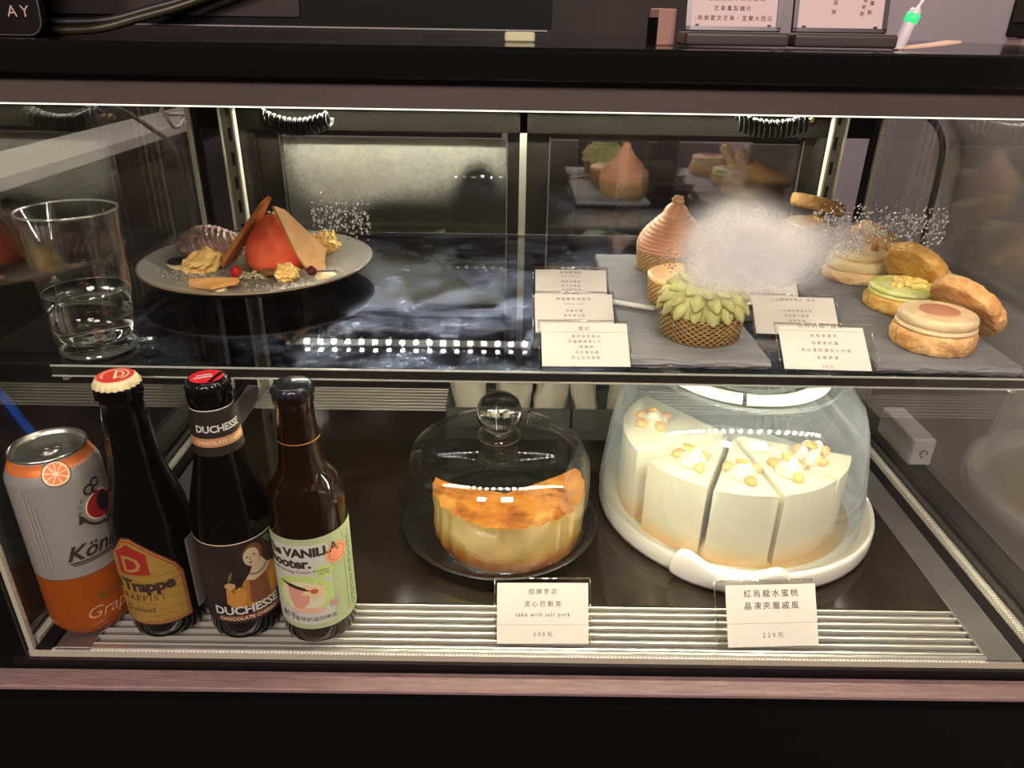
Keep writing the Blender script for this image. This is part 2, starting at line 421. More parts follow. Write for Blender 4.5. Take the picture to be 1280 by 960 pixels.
# ---- shelf
def shelf_mat():
    m, t, out = nt('smoked_shelf_glass'); v = coords(t)
    tr = nd(t, 'ShaderNodeBsdfTransparent'); tr.inputs[0].default_value = (.34, .34, .36, 1)
    gl = nd(t, 'ShaderNodeBsdfGlossy'); gl.inputs['Roughness'].default_value = .025
    mx = nd(t, 'ShaderNodeMixShader'); lk(t, schlick(t, .05), mx.inputs[0]); lk(t, tr.outputs[0], mx.inputs[1]); lk(t, gl.outputs[0], mx.inputs[2])
    # fine scuffs that scatter the strips' light; blue tint stands for its bluish reflection
    g2 = nd(t, 'ShaderNodeBsdfGlossy'); g2.inputs['Roughness'].default_value = .36; g2.inputs[0].default_value = (.62, .70, .98, 1)
    mr = nd(t, 'ShaderNodeMapRange'); lk(t, ntex(t, v, 21, 12, .82), mr.inputs[0]); mr.inputs[1].default_value = .47; mr.inputs[2].default_value = .85; mr.inputs[4].default_value = .42
    vo = nd(t, 'ShaderNodeTexVoronoi', feature='DISTANCE_TO_EDGE'); vo.inputs['Scale'].default_value = 26; lk(t, v, vo.inputs['Vector'])
    cr = nd(t, 'ShaderNodeMapRange'); lk(t, vo.outputs[0], cr.inputs[0]); cr.inputs[1].default_value = .012; cr.inputs[2].default_value = 0; cr.inputs[4].default_value = .3
    f = mth(t, 'ADD', mr.outputs[0], mth(t, 'MULTIPLY', cr.outputs[0], mr.outputs[0]), True)
    m2 = nd(t, 'ShaderNodeMixShader'); lk(t, f, m2.inputs[0]); lk(t, mx.outputs[0], m2.inputs[1]); lk(t, g2.outputs[0], m2.inputs[2])
    lk(t, m2.outputs[0], out.inputs[0]); return m
ZS = .225
sh = thing('glass_shelf', 'smoked glass shelf with scuffs running across the case above the bottles', 'shelf', (0, 0, 0))
bxo('glass_sheet', (.0235, .2815, ZS-.003), (.745, .408, .006), shelf_mat(), sh)
bxo('front_trim', (.0235, .0763, ZS-.0045), (.745, .0024, .008), mat('shelf_trim', (.10, .09, .075), .16, .85), sh)
bxo('edge_light_line', (.0235, .0755, ZS-.0003), (.745, .0012, .0012), mat('polished_glass_edge', (.80, .78, .70), .15, .6), sh)
bxo('lower_edge', (.0235, .0748, ZS-.0085), (.745, .0012, .0010), MATS['polished_glass_edge'], sh)
bxo('rear_edge', (.0235, .4855, ZS-.002), (.745, .0012, .004), MATS['polished_glass_edge'], sh)

# ================================================================== LOWER DECK: drinks
def crown_cap(bm, z, r, h=.0065):
    n = 84; rings = []
    for (rr, zz, fl) in ((r*.98, z, 1), (r*.99, z+.001, 1), (r*.93, z+h*.55, .35), (r*.86, z+h*.86, 0), (r*.74, z+h, 0)):
        rings.append([bm.verts.new(((rr+fl*.0009*math.cos(21*2*PI*i/n))*math.cos(2*PI*i/n), (rr+fl*.0009*math.cos(21*2*PI*i/n))*math.sin(2*PI*i/n), zz)) for i in range(n)])
    for a, b in zip(rings, rings[1:]):
        for i in range(n): bm.faces.new((a[i], a[(i+1) % n], b[(i+1) % n], b[i]))
    bm.faces.new(rings[-1])
def gothic(name, s, size, prof, ang, z, m, root, rref, sp=1.0, bold=0, sh=0, s0=0, off=.0006):
    return wrap(name, text_bm(s, size, spacing=sp, bold=bold, shear=sh), prof, ang, z, off, m, root, s0=s0, rref=rref)

# --- can
cn = thing('drink_can', 'grey and orange citrus drink can, leftmost drink on the front vent', 'can', (-.352, .051, .001))
CP = [(0, .006), (.020, .004), (.0245, 0), (.0275, .004), (.0325, .013), (.033, .018), (.033, .148), (.0325, .1515), (.0285, .1605), (.0262, .1645), (.0262, .166)]
can_pf = prof_fn([p for p in CP if p[0] > .024])
def can_mat():
    m, t, out = nt('can_lacquer'); b = nd(t, 'ShaderNodeBsdfPrincipled'); lk(t, b.outputs[0], out.inputs[0])
    v = coords(t); s = nd(t, 'ShaderNodeSeparateXYZ'); lk(t, v, s.inputs[0])
    g = mth(t, 'MULTIPLY', s.outputs[2], 1/.17)
    r = nd(t, 'ShaderNodeValToRGB'); r.color_ramp.interpolation = 'CONSTANT'; e = r.color_ramp.elements
    stops = [(0, (.40, .085, .008)), (.372, (.12, .06, .02)), (.378, (.34, .325, .285)), (.922, (.80, .21, .05)), (.972, (.5, .5, .48))]
    while len(e) < len(stops): e.new(.5)
    for i, (p, c) in enumerate(stops): e[i].position = p; e[i].color = (*c, 1)
    lk(t, g, r.inputs[0]); lk(t, r.outputs[0], b.inputs['Base Color']); b.inputs['Metallic'].default_value = .35; b.inputs['Roughness'].default_value = .33
    return m
bm = bmesh.new(); lathe(bm, CP, 64); obj('can_body', bm, can_mat(), cn)
bm = bmesh.new(); lathe(bm, [(.0262, .166), (.0272, .1672), (.0270, .1688), (.0258, .1688), (.0250, .1655), (.0232, .1635), (.0222, .1645), (0, .1648)], 64); obj('can_lid', bm, mat('can_lid_metal', (.66, .65, .60), .28, 1), cn)
bm = bmesh.new()
prism(bm, [(x*.0075-.001, y*.0048) for x, y in ell(0, 0, 1, 1, 20)], .0009, Matrix.Translation((.0055, -.004, .1652)) @ Matrix.Rotation(R(28), 4, 'Z'))
tab = obj('pull_tab', bm, mat('tab_metal', (.55, .54, .5), .3, 1), cn)
bm = bmesh.new()
for dx in (-.0035, .0035):
    tube(bm, [(dx+.0030*math.cos(a*PI/6), .0028*math.sin(a*PI/6), 0) for a in range(13)], .0007, 6)
bm.transform(Matrix.Translation((.0055, -.004, .1666)) @ Matrix.Rotation(R(28), 4, 'Z')); obj('tab_rings', bm, MATS['can_lid_metal'], tab)
dk = mat('dark_brown_print', (.035, .022, .014), .5); org = mat('orange_print', (.82, .20, .05), .5); crm = mat('cream_print', (.80, .66, .45), .5); red = mat('red_print', (.30, .02, .015), .5); wht = mat('white_print', (.52, .50, .45), .5)
CA = R(-54.4)
sl = poly_bm([ell(0, 0, .0087, .0087, 32)]); wrap('fruit_slice', sl, can_pf, R(-54), .158, .0005, crm, cn, rref=.029)
segs = []
for k in range(9):
    a = 2*PI*k/9+.1
    segs.append([(.0010*math.cos(a+.35), .0010*math.sin(a+.35))]+[(.0072*math.cos(a+.06+i*.58/4), .0072*math.sin(a+.06+i*.58/4)) for i in range(5)])
wrap('slice_segments', poly_bm(segs), can_pf, R(-54), .158, .0008, org, cn, rref=.029)
wrap('slice_outline', poly_bm(band(0, 0, .0087, .0005, 0, 2*PI, 32)), can_pf, R(-54), .158, .0008, dk, cn, rref=.029)
gothic('lettering', 'SPARKLING', .0042, can_pf, R(-10), .1585, crm, cn, .029, 1.15)
gothic('lettering', 'König', .0185, can_pf, R(-34), .0865, dk, cn, .033, .98, .0004, .38)
gothic('lettering', 'Ludwig', .0185, can_pf, R(45), .0865, dk, cn, .033, .98, .0004, .38)
wrap('underline', poly_bm([rect(-.016, -.0008, .022, .0006), rect(-.0145, -.0026, .021, -.0016)]), can_pf, R(-40), .0785, .0006, dk, cn, rref=.033)
gothic('lettering', 'RADLER', .0115, can_pf, R(-10), .0405, mat('brown_print', (.16, .06, .015), .5), cn, .033, 1.05, .0004)
gothic('lettering', 'Grapefruit', .0165, can_pf, R(-12), .0265, mat('pale_pink_print', (.50, .24, .14), .5), cn, .033, .95, 0, .35)
# round emblem with horse rider and swoosh arrow
EM = R(-12)
wrap('emblem_disc', poly_bm([ell(0, 0, .0125, .0125, 32)]), can_pf, EM, .120, .0006, crm, cn, rref=.033)
wrap('emblem_disc', poly_bm([ell(0, 0, .0115, .0115, 32)]), can_pf, EM, .120, .0009, red, cn, rref=.033)
wrap('emblem_oval', poly_bm([ell(.003, .001, .006, .0085, 20)]), can_pf, EM, .120, .0011, mat('navy_print', (.02, .015, .04), .5), cn, rref=.033)  # navy oval printed on the emblem
wrap('emblem_arrow', poly_bm(band(0, 0, .0150, .0022, R(200), R(300), 14)+[[(-.0195, -.0095), (-.0125, -.0075), (-.0175, -.0005)]]), can_pf, EM, .120, .0007, dk, cn, rref=.033)
wrap('emblem_scroll', poly_bm(band(-.006, .0165, .0030, .0018, 0, 1.9*PI, 14)+band(.000, .0200, .0026, .0016, 0, 1.9*PI, 14)+band(-.0015, .0145, .002, .0014, .6, 1.8*PI, 10)), can_pf, EM, .120, .0007, dk, cn, rref=.033)
for i, ch in enumerate('FORUM'):
    a = R(212-i*17); gb = text_bm(ch, .0042); gb.transform(Matrix.Translation((.0165*math.cos(a), .0165*math.sin(a), 0)) @ Matrix.Rotation(a-PI/2, 4, 'Z'))
    wrap('lettering', gb, can_pf, EM, .120, .0007, dk, cn, rref=.033)
bm = bmesh.new()
for c_ in range(3):
    y = .078
    while y < .150-.008*c_:
        h = random.uniform(.0012, .0035); x0 = -.004+c_*.0030
        bm.faces.new([bm.verts.new((x, yy, 0)) for x, yy in rect(x0, y, x0+.0016, y+h)]); y += h+random.uniform(.0006, .0014)
wrap('small_print', bm, can_pf, R(-95), 0, .0006, mat('grey_print', (.30, .27, .23), .6), cn, rref=.033)

# --- bottles
bglass = mat('dark_bottle_glass', (.0015, .001, .001), .06, spec=.5)
def amber():
    m, t, out = nt('amber_bottle_glass'); v = coords(t)
    b = nd(t, 'ShaderNodeBsdfPrincipled'); lk(t, b.outputs[0], out.inputs[0])
    s = nd(t, 'ShaderNodeSeparateXYZ'); lk(t, v, s.inputs[0])
    b.inputs['Base Color'].default_value = (.012, .004, .0015, 1); b.inputs['Roughness'].default_value = .06; b.inputs['Transmission Weight'].default_value = .25; b.inputs['Coat Weight'].default_value = .3
    return m
amb = amber()
def bottle(name, label, loc, prof, glass, capm, cap_r, cap_z):
    t = thing(name, label, 'bottle', loc, group='beer bottles on the front vent')
    bm = bmesh.new(); lathe(bm, prof, 64); obj('bottle_glass', bm, glass, t)
    bm = bmesh.new(); crown_cap(bm, cap_z, cap_r); c = obj('crown_cap', bm, capm, t)
    return t, c, prof_fn([p for p in prof if p[0] > .008])
# stubby trappist style bottle
P1 = [(0, .004), (.018, .003), (.026, 0), (.0295, .003), (.0305, .009), (.0305, .100), (.0302, .108), (.0288, .118), (.0255, .130), (.0215, .144), (.0185, .160), (.0168, .180), (.0158, .198), (.0150, .208), (.0162, .210), (.0168, .214), (.0166, .219), (.0150, .222), (.0140, .225), (0, .2255)]
b1, cp1, pf1 = bottle('beer_bottle', 'dark beer bottle with a gold peaked label and cream cap, beside the can', (-.287, .051, .001), P1, bglass, mat('cream_cap', (.72, .60, .33), .35), .0162, .2215)
bm = poly_bm([ell(0, 0, .0128, .0128, 40)]); flat('cap_disc', bm, Matrix.Translation((0, 0, .2282)), mat('cap_red', (.62, .03, .02), .4), b1)
flat('cap_emblem', poly_bm(band(0, 0, .0085, .0012, R(-60), R(210), 24)+[rect(-.0006, -.007, .0014, .007)]+band(0, 0, .0052, .0012, R(-80), R(90), 14)), Matrix.Translation((0, 0, .2285)) @ Matrix.Rotation(R(20), 4, 'Z'), crm, b1)
A1 = R(-100)
def peaked(sc, dy=0):
    o = [(-.037, .018), (-.037, .062), (-.034, .070), (-.026, .080), (-.012, .092), (-.0035, .1035), (.0035, .1035), (.012, .096), (.024, .083), (.032, .073), (.0365, .062), (.0365, .018)]
    return [(x*sc, (y-.06)*sc+.06) for x, y in o]
gold = mat('gold_label', (.46, .28, .062), .42, .35, col2=(.36, .21, .042), ns=60, stretch=(1, 1, 6)); brn = mat('label_brown', (.10, .03, .012), .5)
wrap('label', poly_bm([peaked(1.02)]), pf1, A1, 0, .0003, brn, b1)
wrap('label', poly_bm([peaked(.985)]), pf1, A1, 0, .0005, mat('label_gold_edge', (.55, .33, .09), .4, .5), b1)
wrap('label', poly_bm([peaked(.955)]), pf1, A1, 0, .0007, red, b1)
wrap('label', poly_bm([peaked(.93)]), pf1, A1, 0, .0009, gold, b1)
wrap('label_square', poly_bm([[(-.012, .069), (.0125, .069), (.0125, .089), (.0, .0985), (-.012, .089)]]), pf1, A1, 0, .0011, mat('square_red', (.27, .018, .012), .5), b1)
bm = text_bm('D', .022, bold=.0004); wrap('lettering', bm, pf1, A1, .0785, .0014, mat('square_gold', (.52, .30, .09), .4, .4), b1)
gothic('lettering', 'La Trappe', .0150, pf1, R(-100), .0575, dk, b1, .0305, .92, .0007, off=.0013)
gothic('lettering', 'TRAPPIST', .0080, pf1, R(-100), .0455, brn, b1, .0305, 1.25, off=.0013)
gothic('lettering', 'Dubbel', .0078, pf1, R(-104), .0335, brn, b1, .0305, 1.1, off=.0013)
wrap('back_label', poly_bm([rect(-.009, .018, .009, .088)]), pf1, R(-2), 0, .0004, mat('back_label_paper', (.24, .22, .20), .7), b1)
bm = bmesh.new(); y = .021
while y < .086:
    h = .0010; bm.faces.new([bm.verts.new((x, yy, 0)) for x, yy in rect(-.0075, y, random.uniform(.002, .0075), y+h)]); y += .0024
wrap('small_print', bm, pf1, R(-2), 0, .0007, dk, b1)
# second: dark label with portrait
P2 = [(0, .004), (.018, .003), (.026, 0), (.0295, .003), (.0305, .009), (.0305, .108), (.0298, .116), (.0275, .130), (.0235, .146), (.0200, .160), (.0178, .175), (.0165, .190), (.0155, .204), (.0150, .209), (.0160, .211), (.0164, .216), (.0160, .220), (.0146, .2225), (.0138, .225), (0, .2255)]
b2, cp2, pf2 = bottle('beer_bottle', 'dark beer bottle with a portrait label and a red and black cap, middle of three', (-.2205, .051, .001), P2, bglass, black_gloss, .0160, .2215)
flat('cap_disc', poly_bm([ell(0, 0, .0120, .0115, 36)]), Matrix.Translation((0, 0, .2282)), mat('cap_red_gloss', (.55, .02, .03), .25), b2)
flat('cap_emblem', poly_bm([rect(-.009, -.0025, .004, -.0005), rect(-.007, .0015, .004, .003)]), Matrix.Translation((0, 0, .2285)) @ Matrix.Rotation(R(25), 4, 'Z'), wht, b2)
flat('cap_emblem', poly_bm([rect(.0055, -.0085, .0085, .0085)]), Matrix.Translation((0, 0, .2285)) @ Matrix.Rotation(R(-10), 4, 'Z'), black_gloss, b2)
nlab = mat('neck_label_black', (.018, .015, .013), .4)
wrap('neck_label', poly_bm([rect(-.032, .171, .032, .2075)]), pf2, R(-45), 0, .0004, nlab, b2, rref=.0165)
wrap('neck_label_band', poly_bm([rect(-.030, .1785, .030, .1855)]), pf2, R(-45), 0, .0007, mat('copper_print', (.42, .20, .09), .45), b2, rref=.0165)
wrap('neck_label_line', poly_bm([rect(-.032, .207, .032, .2078)]), pf2, R(-45), 0, .0007, wht, b2, rref=.0165)
gothic('lettering', 'DUCHESSE', .0078, pf2, R(-58), .1925, wht, b2, .0170, .95, .0002)
gothic('lettering', 'CHOCOLATE CHERRY', .0039, pf2, R(-58), .182, crm, b2, .0170, .9, off=.0009)
wrap('label', poly_bm([rect(-.045, .020, .045, .099)]), pf2, R(-64), 0, .0004, mat('label_near_black', (.014, .010, .009), .45, col2=(.030, .018, .016), ns=30), b2)
wrap('label_line', poly_bm([rect(-.045, .0985, .045, .0992)]), pf2, R(-64), 0, .0007, crm, b2)
PA = R(-51)
skin = mat('portrait_skin', (.46, .36, .22), .5); hair_m = mat('portrait_hair', (.13, .055, .015), .5); dress = mat('portrait_dress', (.34, .14, .025), .5); sleeve = mat('portrait_sleeve', (.42, .19, .03), .5); drk = mat('portrait_dark', (.03, .014, .010), .5)
def pic(name, polys, m, off): wrap(name, poly_bm(polys), pf2, PA, 0, off, m, b2)
pic('portrait_veil', [[(.001, .094), (.008, .0975), (.016, .094), (.021, .085), (.019, .074), (.010, .071), (-.001, .080)]], drk, .0008)
pic('portrait_veil_trim', [[(.011, .096), (.017, .0965), (.020, .091), (.018, .087)]], mat('portrait_green', (.07, .10, .03), .5), .0009)
pic('portrait_dress', [[(-.012, .047), (-.009, .060), (-.004, .067), (.010, .072), (.019, .069), (.022, .058), (.020, .040), (.004, .034), (-.012, .036)]], dress, .0008)
pic('portrait_sleeve', [[(-.023, .041), (-.016, .035), (-.009, .040), (-.007, .050), (-.010, .057), (-.015, .050), (-.022, .056)], [(.012, .042), (.020, .046), (.023, .060), (.019, .069), (.013, .058)]], sleeve, .0009)
pic('portrait_bodice', [[(-.004, .062), (.010, .064), (.012, .040), (.002, .036), (-.005, .040)]], mat('portrait_bodice', (.16, .055, .02), .5), .0010)
pic('portrait_neck', [[(-.006, .063), (-.001, .072), (.001, .079), (.008, .080), (.012, .072), (.016, .070), (.010, .064), (.0, .0605)]], skin, .0011)
pic('portrait_hair', [ell(.002, .0855, .0080, .0098, 24)], hair_m, .0011)
pic('portrait_face', [ell(.0005, .0835, .0062, .0086, 28)], skin, .0013)
pic('portrait_features', [ell(-.0028, .0845, .0012, .0006, 10), ell(.0026, .0850, .0012, .0006, 10), ell(-.0006, .0785, .0016, .0006, 10), rect(-.0008, .0805, -.0002, .0835)], drk, .0015)
pic('portrait_necklace', band(.003, .0745, .0075, .0005, R(200), R(345), 14)+band(.003, .0755, .0095, .0005, R(205), R(340), 14), drk, .0015)
pic('portrait_hand', [ell(-.0185, .059, .0042, .0032, 16)], mat('portrait_hand', (.44, .26, .10), .5), .0011)
pic('portrait_branch', [[(-.020, .061), (-.018, .070), (-.0150, .074), (-.0165, .066)]], mat('portrait_branch', (.12, .09, .05), .5), .0010)
gothic('lettering', 'DUCHESSE', .0112, pf2, R(-67), .0335, wht, b2, .0305, .95, .0003, off=.0014)
wrap('label_band', poly_bm([rect(-.026, .0228, .030, .0282)]), pf2, R(-61), 0, .0008, mat('copper_band', (.16, .055, .03), .5), b2)
gothic('lettering', 'CHOCOLATE CHERRY', .0046, pf2, R(-67), .0254, crm, b2, .0305, 1.0, off=.0014)
# third: long neck with pale green label
P3 = [(0, .004), (.018, .003), (.026, 0), (.0295, .003), (.0305, .008), (.0305, .124), (.0300, .131), (.0280, .139), (.0235, .147), (.0190, .154), (.0172, .162), (.0160, .178), (.0145, .200), (.0138, .210), (.0150, .212), (.0153, .217), (.0148, .220), (.0138, .2215), (.0132, .223), (0, .2235)]
b3, cp3, pf3 = bottle('beer_bottle', 'brown long-neck beer bottle with a pale green label and black cap, right of three', (-.158, .048, .001), P3, amb, mat('black_cap', (.012, .012, .016), .18), .0158, .2195)
bm = bmesh.new(); lathe(bm, [(0, .007), (.027, .006), (.0290, .010), (.0290, .123), (.0262, .138), (.0172, .155), (.0150, .176), (0, .1765)], 40); obj('beer', bm, mat('dark_beer', (.014, .005, .003), .2), b3)
wrap('neck_line', poly_bm([rect(-.02, .1815, .02, .1822)]), pf3, R(-70), 0, .0003, mat('amber_line', (.45, .18, .04), .4), b3, rref=.0155)
lg = mat('label_pale_green', (.36, .42, .22), .55)
wrap('label', poly_bm([rect(-.0935, .018, .0935, .1075)]), pf3, R(-90), 0, .0004, lg, b3)
wrap('label_panel', poly_bm([rrect(-.030, .023, .0225, .102, .006)]), pf3, R(-92), 0, .0007, mat('label_white', (.50, .48, .41), .6), b3)
gothic('lettering', 'The VANILLA', .0112, pf3, R(-94), .0945, dk, b3, .0305, .95, .0005, off=.0011)
gothic('lettering', 'Shooter.', .0125, pf3, R(-116), .0845, dk, b3, .0305, .95, .0005, off=.0011)
gothic('lettering', 'Vanilla Strong Cream Ale', .0042, pf3, R(-106), .0768, dk, b3, .0305, 1.0, off=.0011)
def lpic(name, polys, m, off, a=R(-94)): wrap(name, poly_bm(polys), pf3, a, 0, off, m, b3)
lpic('picture_wash', [ell(0, .054, .024, .019, 30)], mat('wash_green', (.42, .55, .16), .6), .0010)
lpic('picture_wash', [ell(-.001, .052, .019, .015, 30)], mat('wash_cream', (.60, .58, .36), .6), .0012)
lpic('picture_cup', [[(-.012, .062), (.006, .060), (.004, .046), (-.001, .040), (-.008, .041), (-.011, .050)]], mat('cup_pink', (.60, .27, .20), .55), .0014)
lpic('picture_cup_foot', [ell(.002, .038, .014, .0030, 20)], mat('cup_pink_pale', (.64, .38, .26), .55), .0013)
lpic('picture_pod', [[(-.019, .066), (-.010, .0615), (.006, .0575), (.007, .060), (-.008, .0645)]], drk, .0016)
fl = []
for k in range(6):
    a = 2*PI*k/6+.3; c_, s_ = math.cos(a), math.sin(a)
    fl.append([(.009, .058), (.009+.006*c_-.0025*s_, .058+.006*s_+.0025*c_), (.009+.011*c_, .058+.011*s_), (.009+.006*c_+.0025*s_, .058+.006*s_-.0025*c_)])
lpic('picture_flower', fl, mat('flower_cream', (.66, .50, .24), .55), .0017)
lpic('picture_flower_heart', [ell(.009, .058, .0030, .0026, 12)], mat('flower_red', (.50, .08, .04), .55), .0019)
wrap('round_badge', poly_bm([ell(0, .0880, .0095, .0095, 30)]), pf3, R(-38), 0, .0011, mat('badge_orange', (.74, .27, .14), .55), b3)
wrap('badge_ring', poly_bm([band(0, .088, .0064, .0012, 2*PI*k/18, 2*PI*k/18+.22, 2)[0] for k in range(18)]), pf3, R(-38), 0, .0014, dk, b3)
wrap('round_badge', poly_bm([ell(0, .0750, .0070, .0066, 26)]), pf3, R(-60), 0, .0011, mat('badge_green', (.42, .55, .16), .55), b3)
gothic('lettering', '330ml\nabv 8%', .0030, pf3, R(-60), .0752, dk, b3, .0305, 1.0, off=.0015)
wrap('stamp', poly_bm(band(0, .0415, .0046, .0007, R(45), R(405), 4)+[rect(-.002+i*.0022-.0006, .0385, -.002+i*.0022+.0004, .0445) for i in range(3)]), pf3, R(-50), 0, .0011, mat('stamp_pink', (.55, .26, .26), .6), b3)
gothic('lettering', '香草奶油烈啤酒', .0048, pf3, R(-80), .0285, dk, b3, .0305, 1.0, off=.0011)
gothic('lettering', '射手', .0075, pf3, R(-121), .0300, dk, b3, .0305, 1.0, off=.0011)
wrap('label_rule', poly_bm([rect(-.0002, .024, .0002, .104)]), pf3, R(-24), 0, .0007, dk, b3)
bm = bmesh.new()
for c_ in range(2):
    y = .026
    while y < .098:
        h = random.uniform(.0015, .006); bm.faces.new([bm.verts.new((x, yy, 0)) for x, yy in rect(c_*.003, y, c_*.003+.0012, y+h)]); y += h+random.uniform(.001, .003)
wrap('small_print', bm, pf3, R(-16), 0, .0007, mat('green_black_print', (.08, .10, .04), .6), b3)

# ================================================================== LOWER DECK: cheesecake under glass
DX, DY = -.0075, .182
dish = thing('cake_dish', 'dark grey round dish under the glass dome with the cheesecake', 'dish', (DX, DY, .0005))
bm = bmesh.new(); lathe(bm, [(0, .0), (.055, 0), (.060, .0015), (.088, .006), (.0975, .0125), (.0985, .014), (.0965, .0145), (.088, .0090), (.079, .0049), (.058, .0045), (0, .004)], 72); obj('dish_body', bm, mat('dark_dish_glaze', (.014, .013, .012), .2), dish)
def cheesecake():
    r, h = .0735, .0535
    ctr = Vector((.002, -.002)); a1, a2 = R(174), R(384)      # kept part: from the left cut round the front to the right cut
    n = 84; bm = bmesh.new()
    notch = Vector((-.0015, -.014)) # the cut meets in front of the centre
    cols = []
    for i in range(n+1):
        a = a1+(a2-a1)*i/n
        fold = .0012*math.sin(a*26)+.0016*noise.noise(Vector((math.cos(a)*5, math.sin(a)*5, 2)))
        col = []
        for k in range(9):
            z = h*k/8
            rr = r+fold*(.4+.6*k/8)-.0035*(k/8)**2*0+(.0015*noise.noise(Vector((a*4, z*60, 0))))
            if k == 0: rr -= .003
            zz = z+(.0018*noise.noise(Vector((math.cos(a)*6, math.sin(a)*6, 9))) if k == 8 else 0)
            col.append(bm.verts.new((ctr.x+rr*math.cos(a), ctr.y+rr*math.sin(a), zz)))
        cols.append(col)
    for a, b in zip(cols, cols[1:]):
        for k in range(8): bm.faces.new((a[k], b[k], b[k+1], a[k+1]))
    # top: rings from the rim towards the notch
    prev = [c[8] for c in cols]; m = 10
    for q in range(1, m+1):
        t = q/m; row = []
        for i in range(n+1):
            e = cols[i][8].co
            z = h-.0035*min(1, t*4)-.001*t+.0010*noise.noise(Vector((e.x*60*(1-t), e.y*60, t*3)))
            row.append(bm.verts.new((e.x*(1-t)+notch.x*t, e.y*(1-t)+notch.y*t, z)) if q < m else None)
        if q == m:
            v = bm.verts.new((notch.x, notch.y, h-.0045))
            for i in range(n): f = bm.faces.new((prev[i], prev[i+1], v)); f.material_index = 1
        else:
            for i in range(n): f = bm.faces.new((prev[i], prev[i+1], row[i+1], row[i])); f.material_index = 1
            if q == 1: firsts = []
            cols[0].append(row[0]); cols[n].append(row[n]); prev = row
    # cut faces
    vb = bm.verts.new((notch.x, notch.y, 0)); vt = v
    for col in (cols[0], cols[n]):
        loop = col[:9]+col[9:]+[vt, vb]
        f = bm.faces.new(loop); f.material_index = 2
    return bm
side = None
def cake_side():
    m, t, out = nt('cheesecake_side'); b = nd(t, 'ShaderNodeBsdfPrincipled'); lk(t, b.outputs[0], out.inputs[0]); v = coords(t)
    s = nd(t, 'ShaderNodeSeparateXYZ'); lk(t, v, s.inputs[0])
    z = mth(t, 'ADD', mth(t, 'MULTIPLY', s.outputs[2], 1/.062), mth(t, 'MULTIPLY', mth(t, 'SUBTRACT', ntex(t, coords(t, (1, 1, .35)), 70, 4), .5), .35))
    c1 = ramp(t, z, [(.0, (.28, .07, .01)), (.16, (.50, .19, .03)), (.34, (.66, .42, .12)), (.62, (.72, .53, .22)), (.92, (.70, .45, .13)), (1, (.64, .30, .06))])
    lk(t, c1, b.inputs['Base Color']); b.inputs['Roughness'].default_value = .45
    bp = nd(t, 'ShaderNodeBump'); bp.inputs['Distance'].default_value = .0012; lk(t, ntex(t, coords(t, (1, 1, .3)), 120, 4), bp.inputs['Height']); lk(t, bp.outputs[0], b.inputs['Normal'])
    return m
def cake_top():
    m, t, out = nt('cheesecake_top'); b = nd(t, 'ShaderNodeBsdfPrincipled'); lk(t, b.outputs[0], out.inputs[0]); v = coords(t)
    base = ramp(t, ntex(t, v, 32, 8, .65), [(.30, (.64, .31, .065)), (.48, (.48, .17, .025)), (.66, (.25, .065, .011))])
    n2 = ntex(t, v, 105, 4, .55)
    sp = nd(t, 'ShaderNodeMapRange'); lk(t, n2, sp.inputs[0]); sp.inputs[1].default_value = .53; sp.inputs[2].default_value = .63
    n3 = nd(t, 'ShaderNodeMapRange'); lk(t, ntex(t, v, 18, 2), n3.inputs[0]); n3.inputs[1].default_value = .42; n3.inputs[2].default_value = .6
    mx = nd(t, 'ShaderNodeMix', data_type='RGBA'); lk(t, mth(t, 'MULTIPLY', mth(t, 'MULTIPLY', sp.outputs[0], n3.outputs[0]), .85), mx.inputs[0]); lk(t, base, mx.inputs[6]); mx.inputs[7].default_value = (.07, .016, .005, 1)
    lk(t, mx.outputs[2], b.inputs['Base Color']); b.inputs['Roughness'].default_value = .6; b.inputs['Specular IOR Level'].default_value = .3
    return m
ck = thing('cheesecake', 'burnt-top cheesecake with a wide wedge cut out of its back under the glass dome', 'cake', (.0, .1755, .0055))
obj('cake_body', cheesecake(), [cake_side(), cake_top(), mat('cheesecake_cut', (.80, .66, .36), .5)], ck, auto=50)
dm = thing('glass_dome', 'clear glass cloche with a round knob standing over the cheesecake', 'cake dome', (-.0085, .182, .0125))
bm = bmesh.new()
outp = [(.0895, 0), (.0900, .002), (.0895, .060), (.0880, .071), (.0835, .080), (.0745, .0865), (.060, .0905), (.040, .0930), (.020, .0945), (.0, .0950)]
inp = [(max(r-.0022, 0), z-.0022 if r < .06 else z) for r, z in outp]
lathe(bm, outp+[(0, .0925)]+inp[::-1][1:]+[(.0895, 0)], 80)
obj('dome_glass', bm, thin_glass('dome_glass_clear', .11, (.98, .992, .975)), dm)
bm = bmesh.new(); lathe(bm, [(.0200, .0945), (.0215, .097), (.016, .0995), (.0125, .101), (.0115, .1035), (.0140, .1055), (.0185, .109), (.0212, .1145), (.0218, .120), (.0210, .1265), (.0180, .133), (.0125, .1375), (.006, .1395), (0, .140)], 48)
obj('knob', bm, mat('solid_glass', (.93, .98, .93), .0, trans=1, ior=1.5), dm)

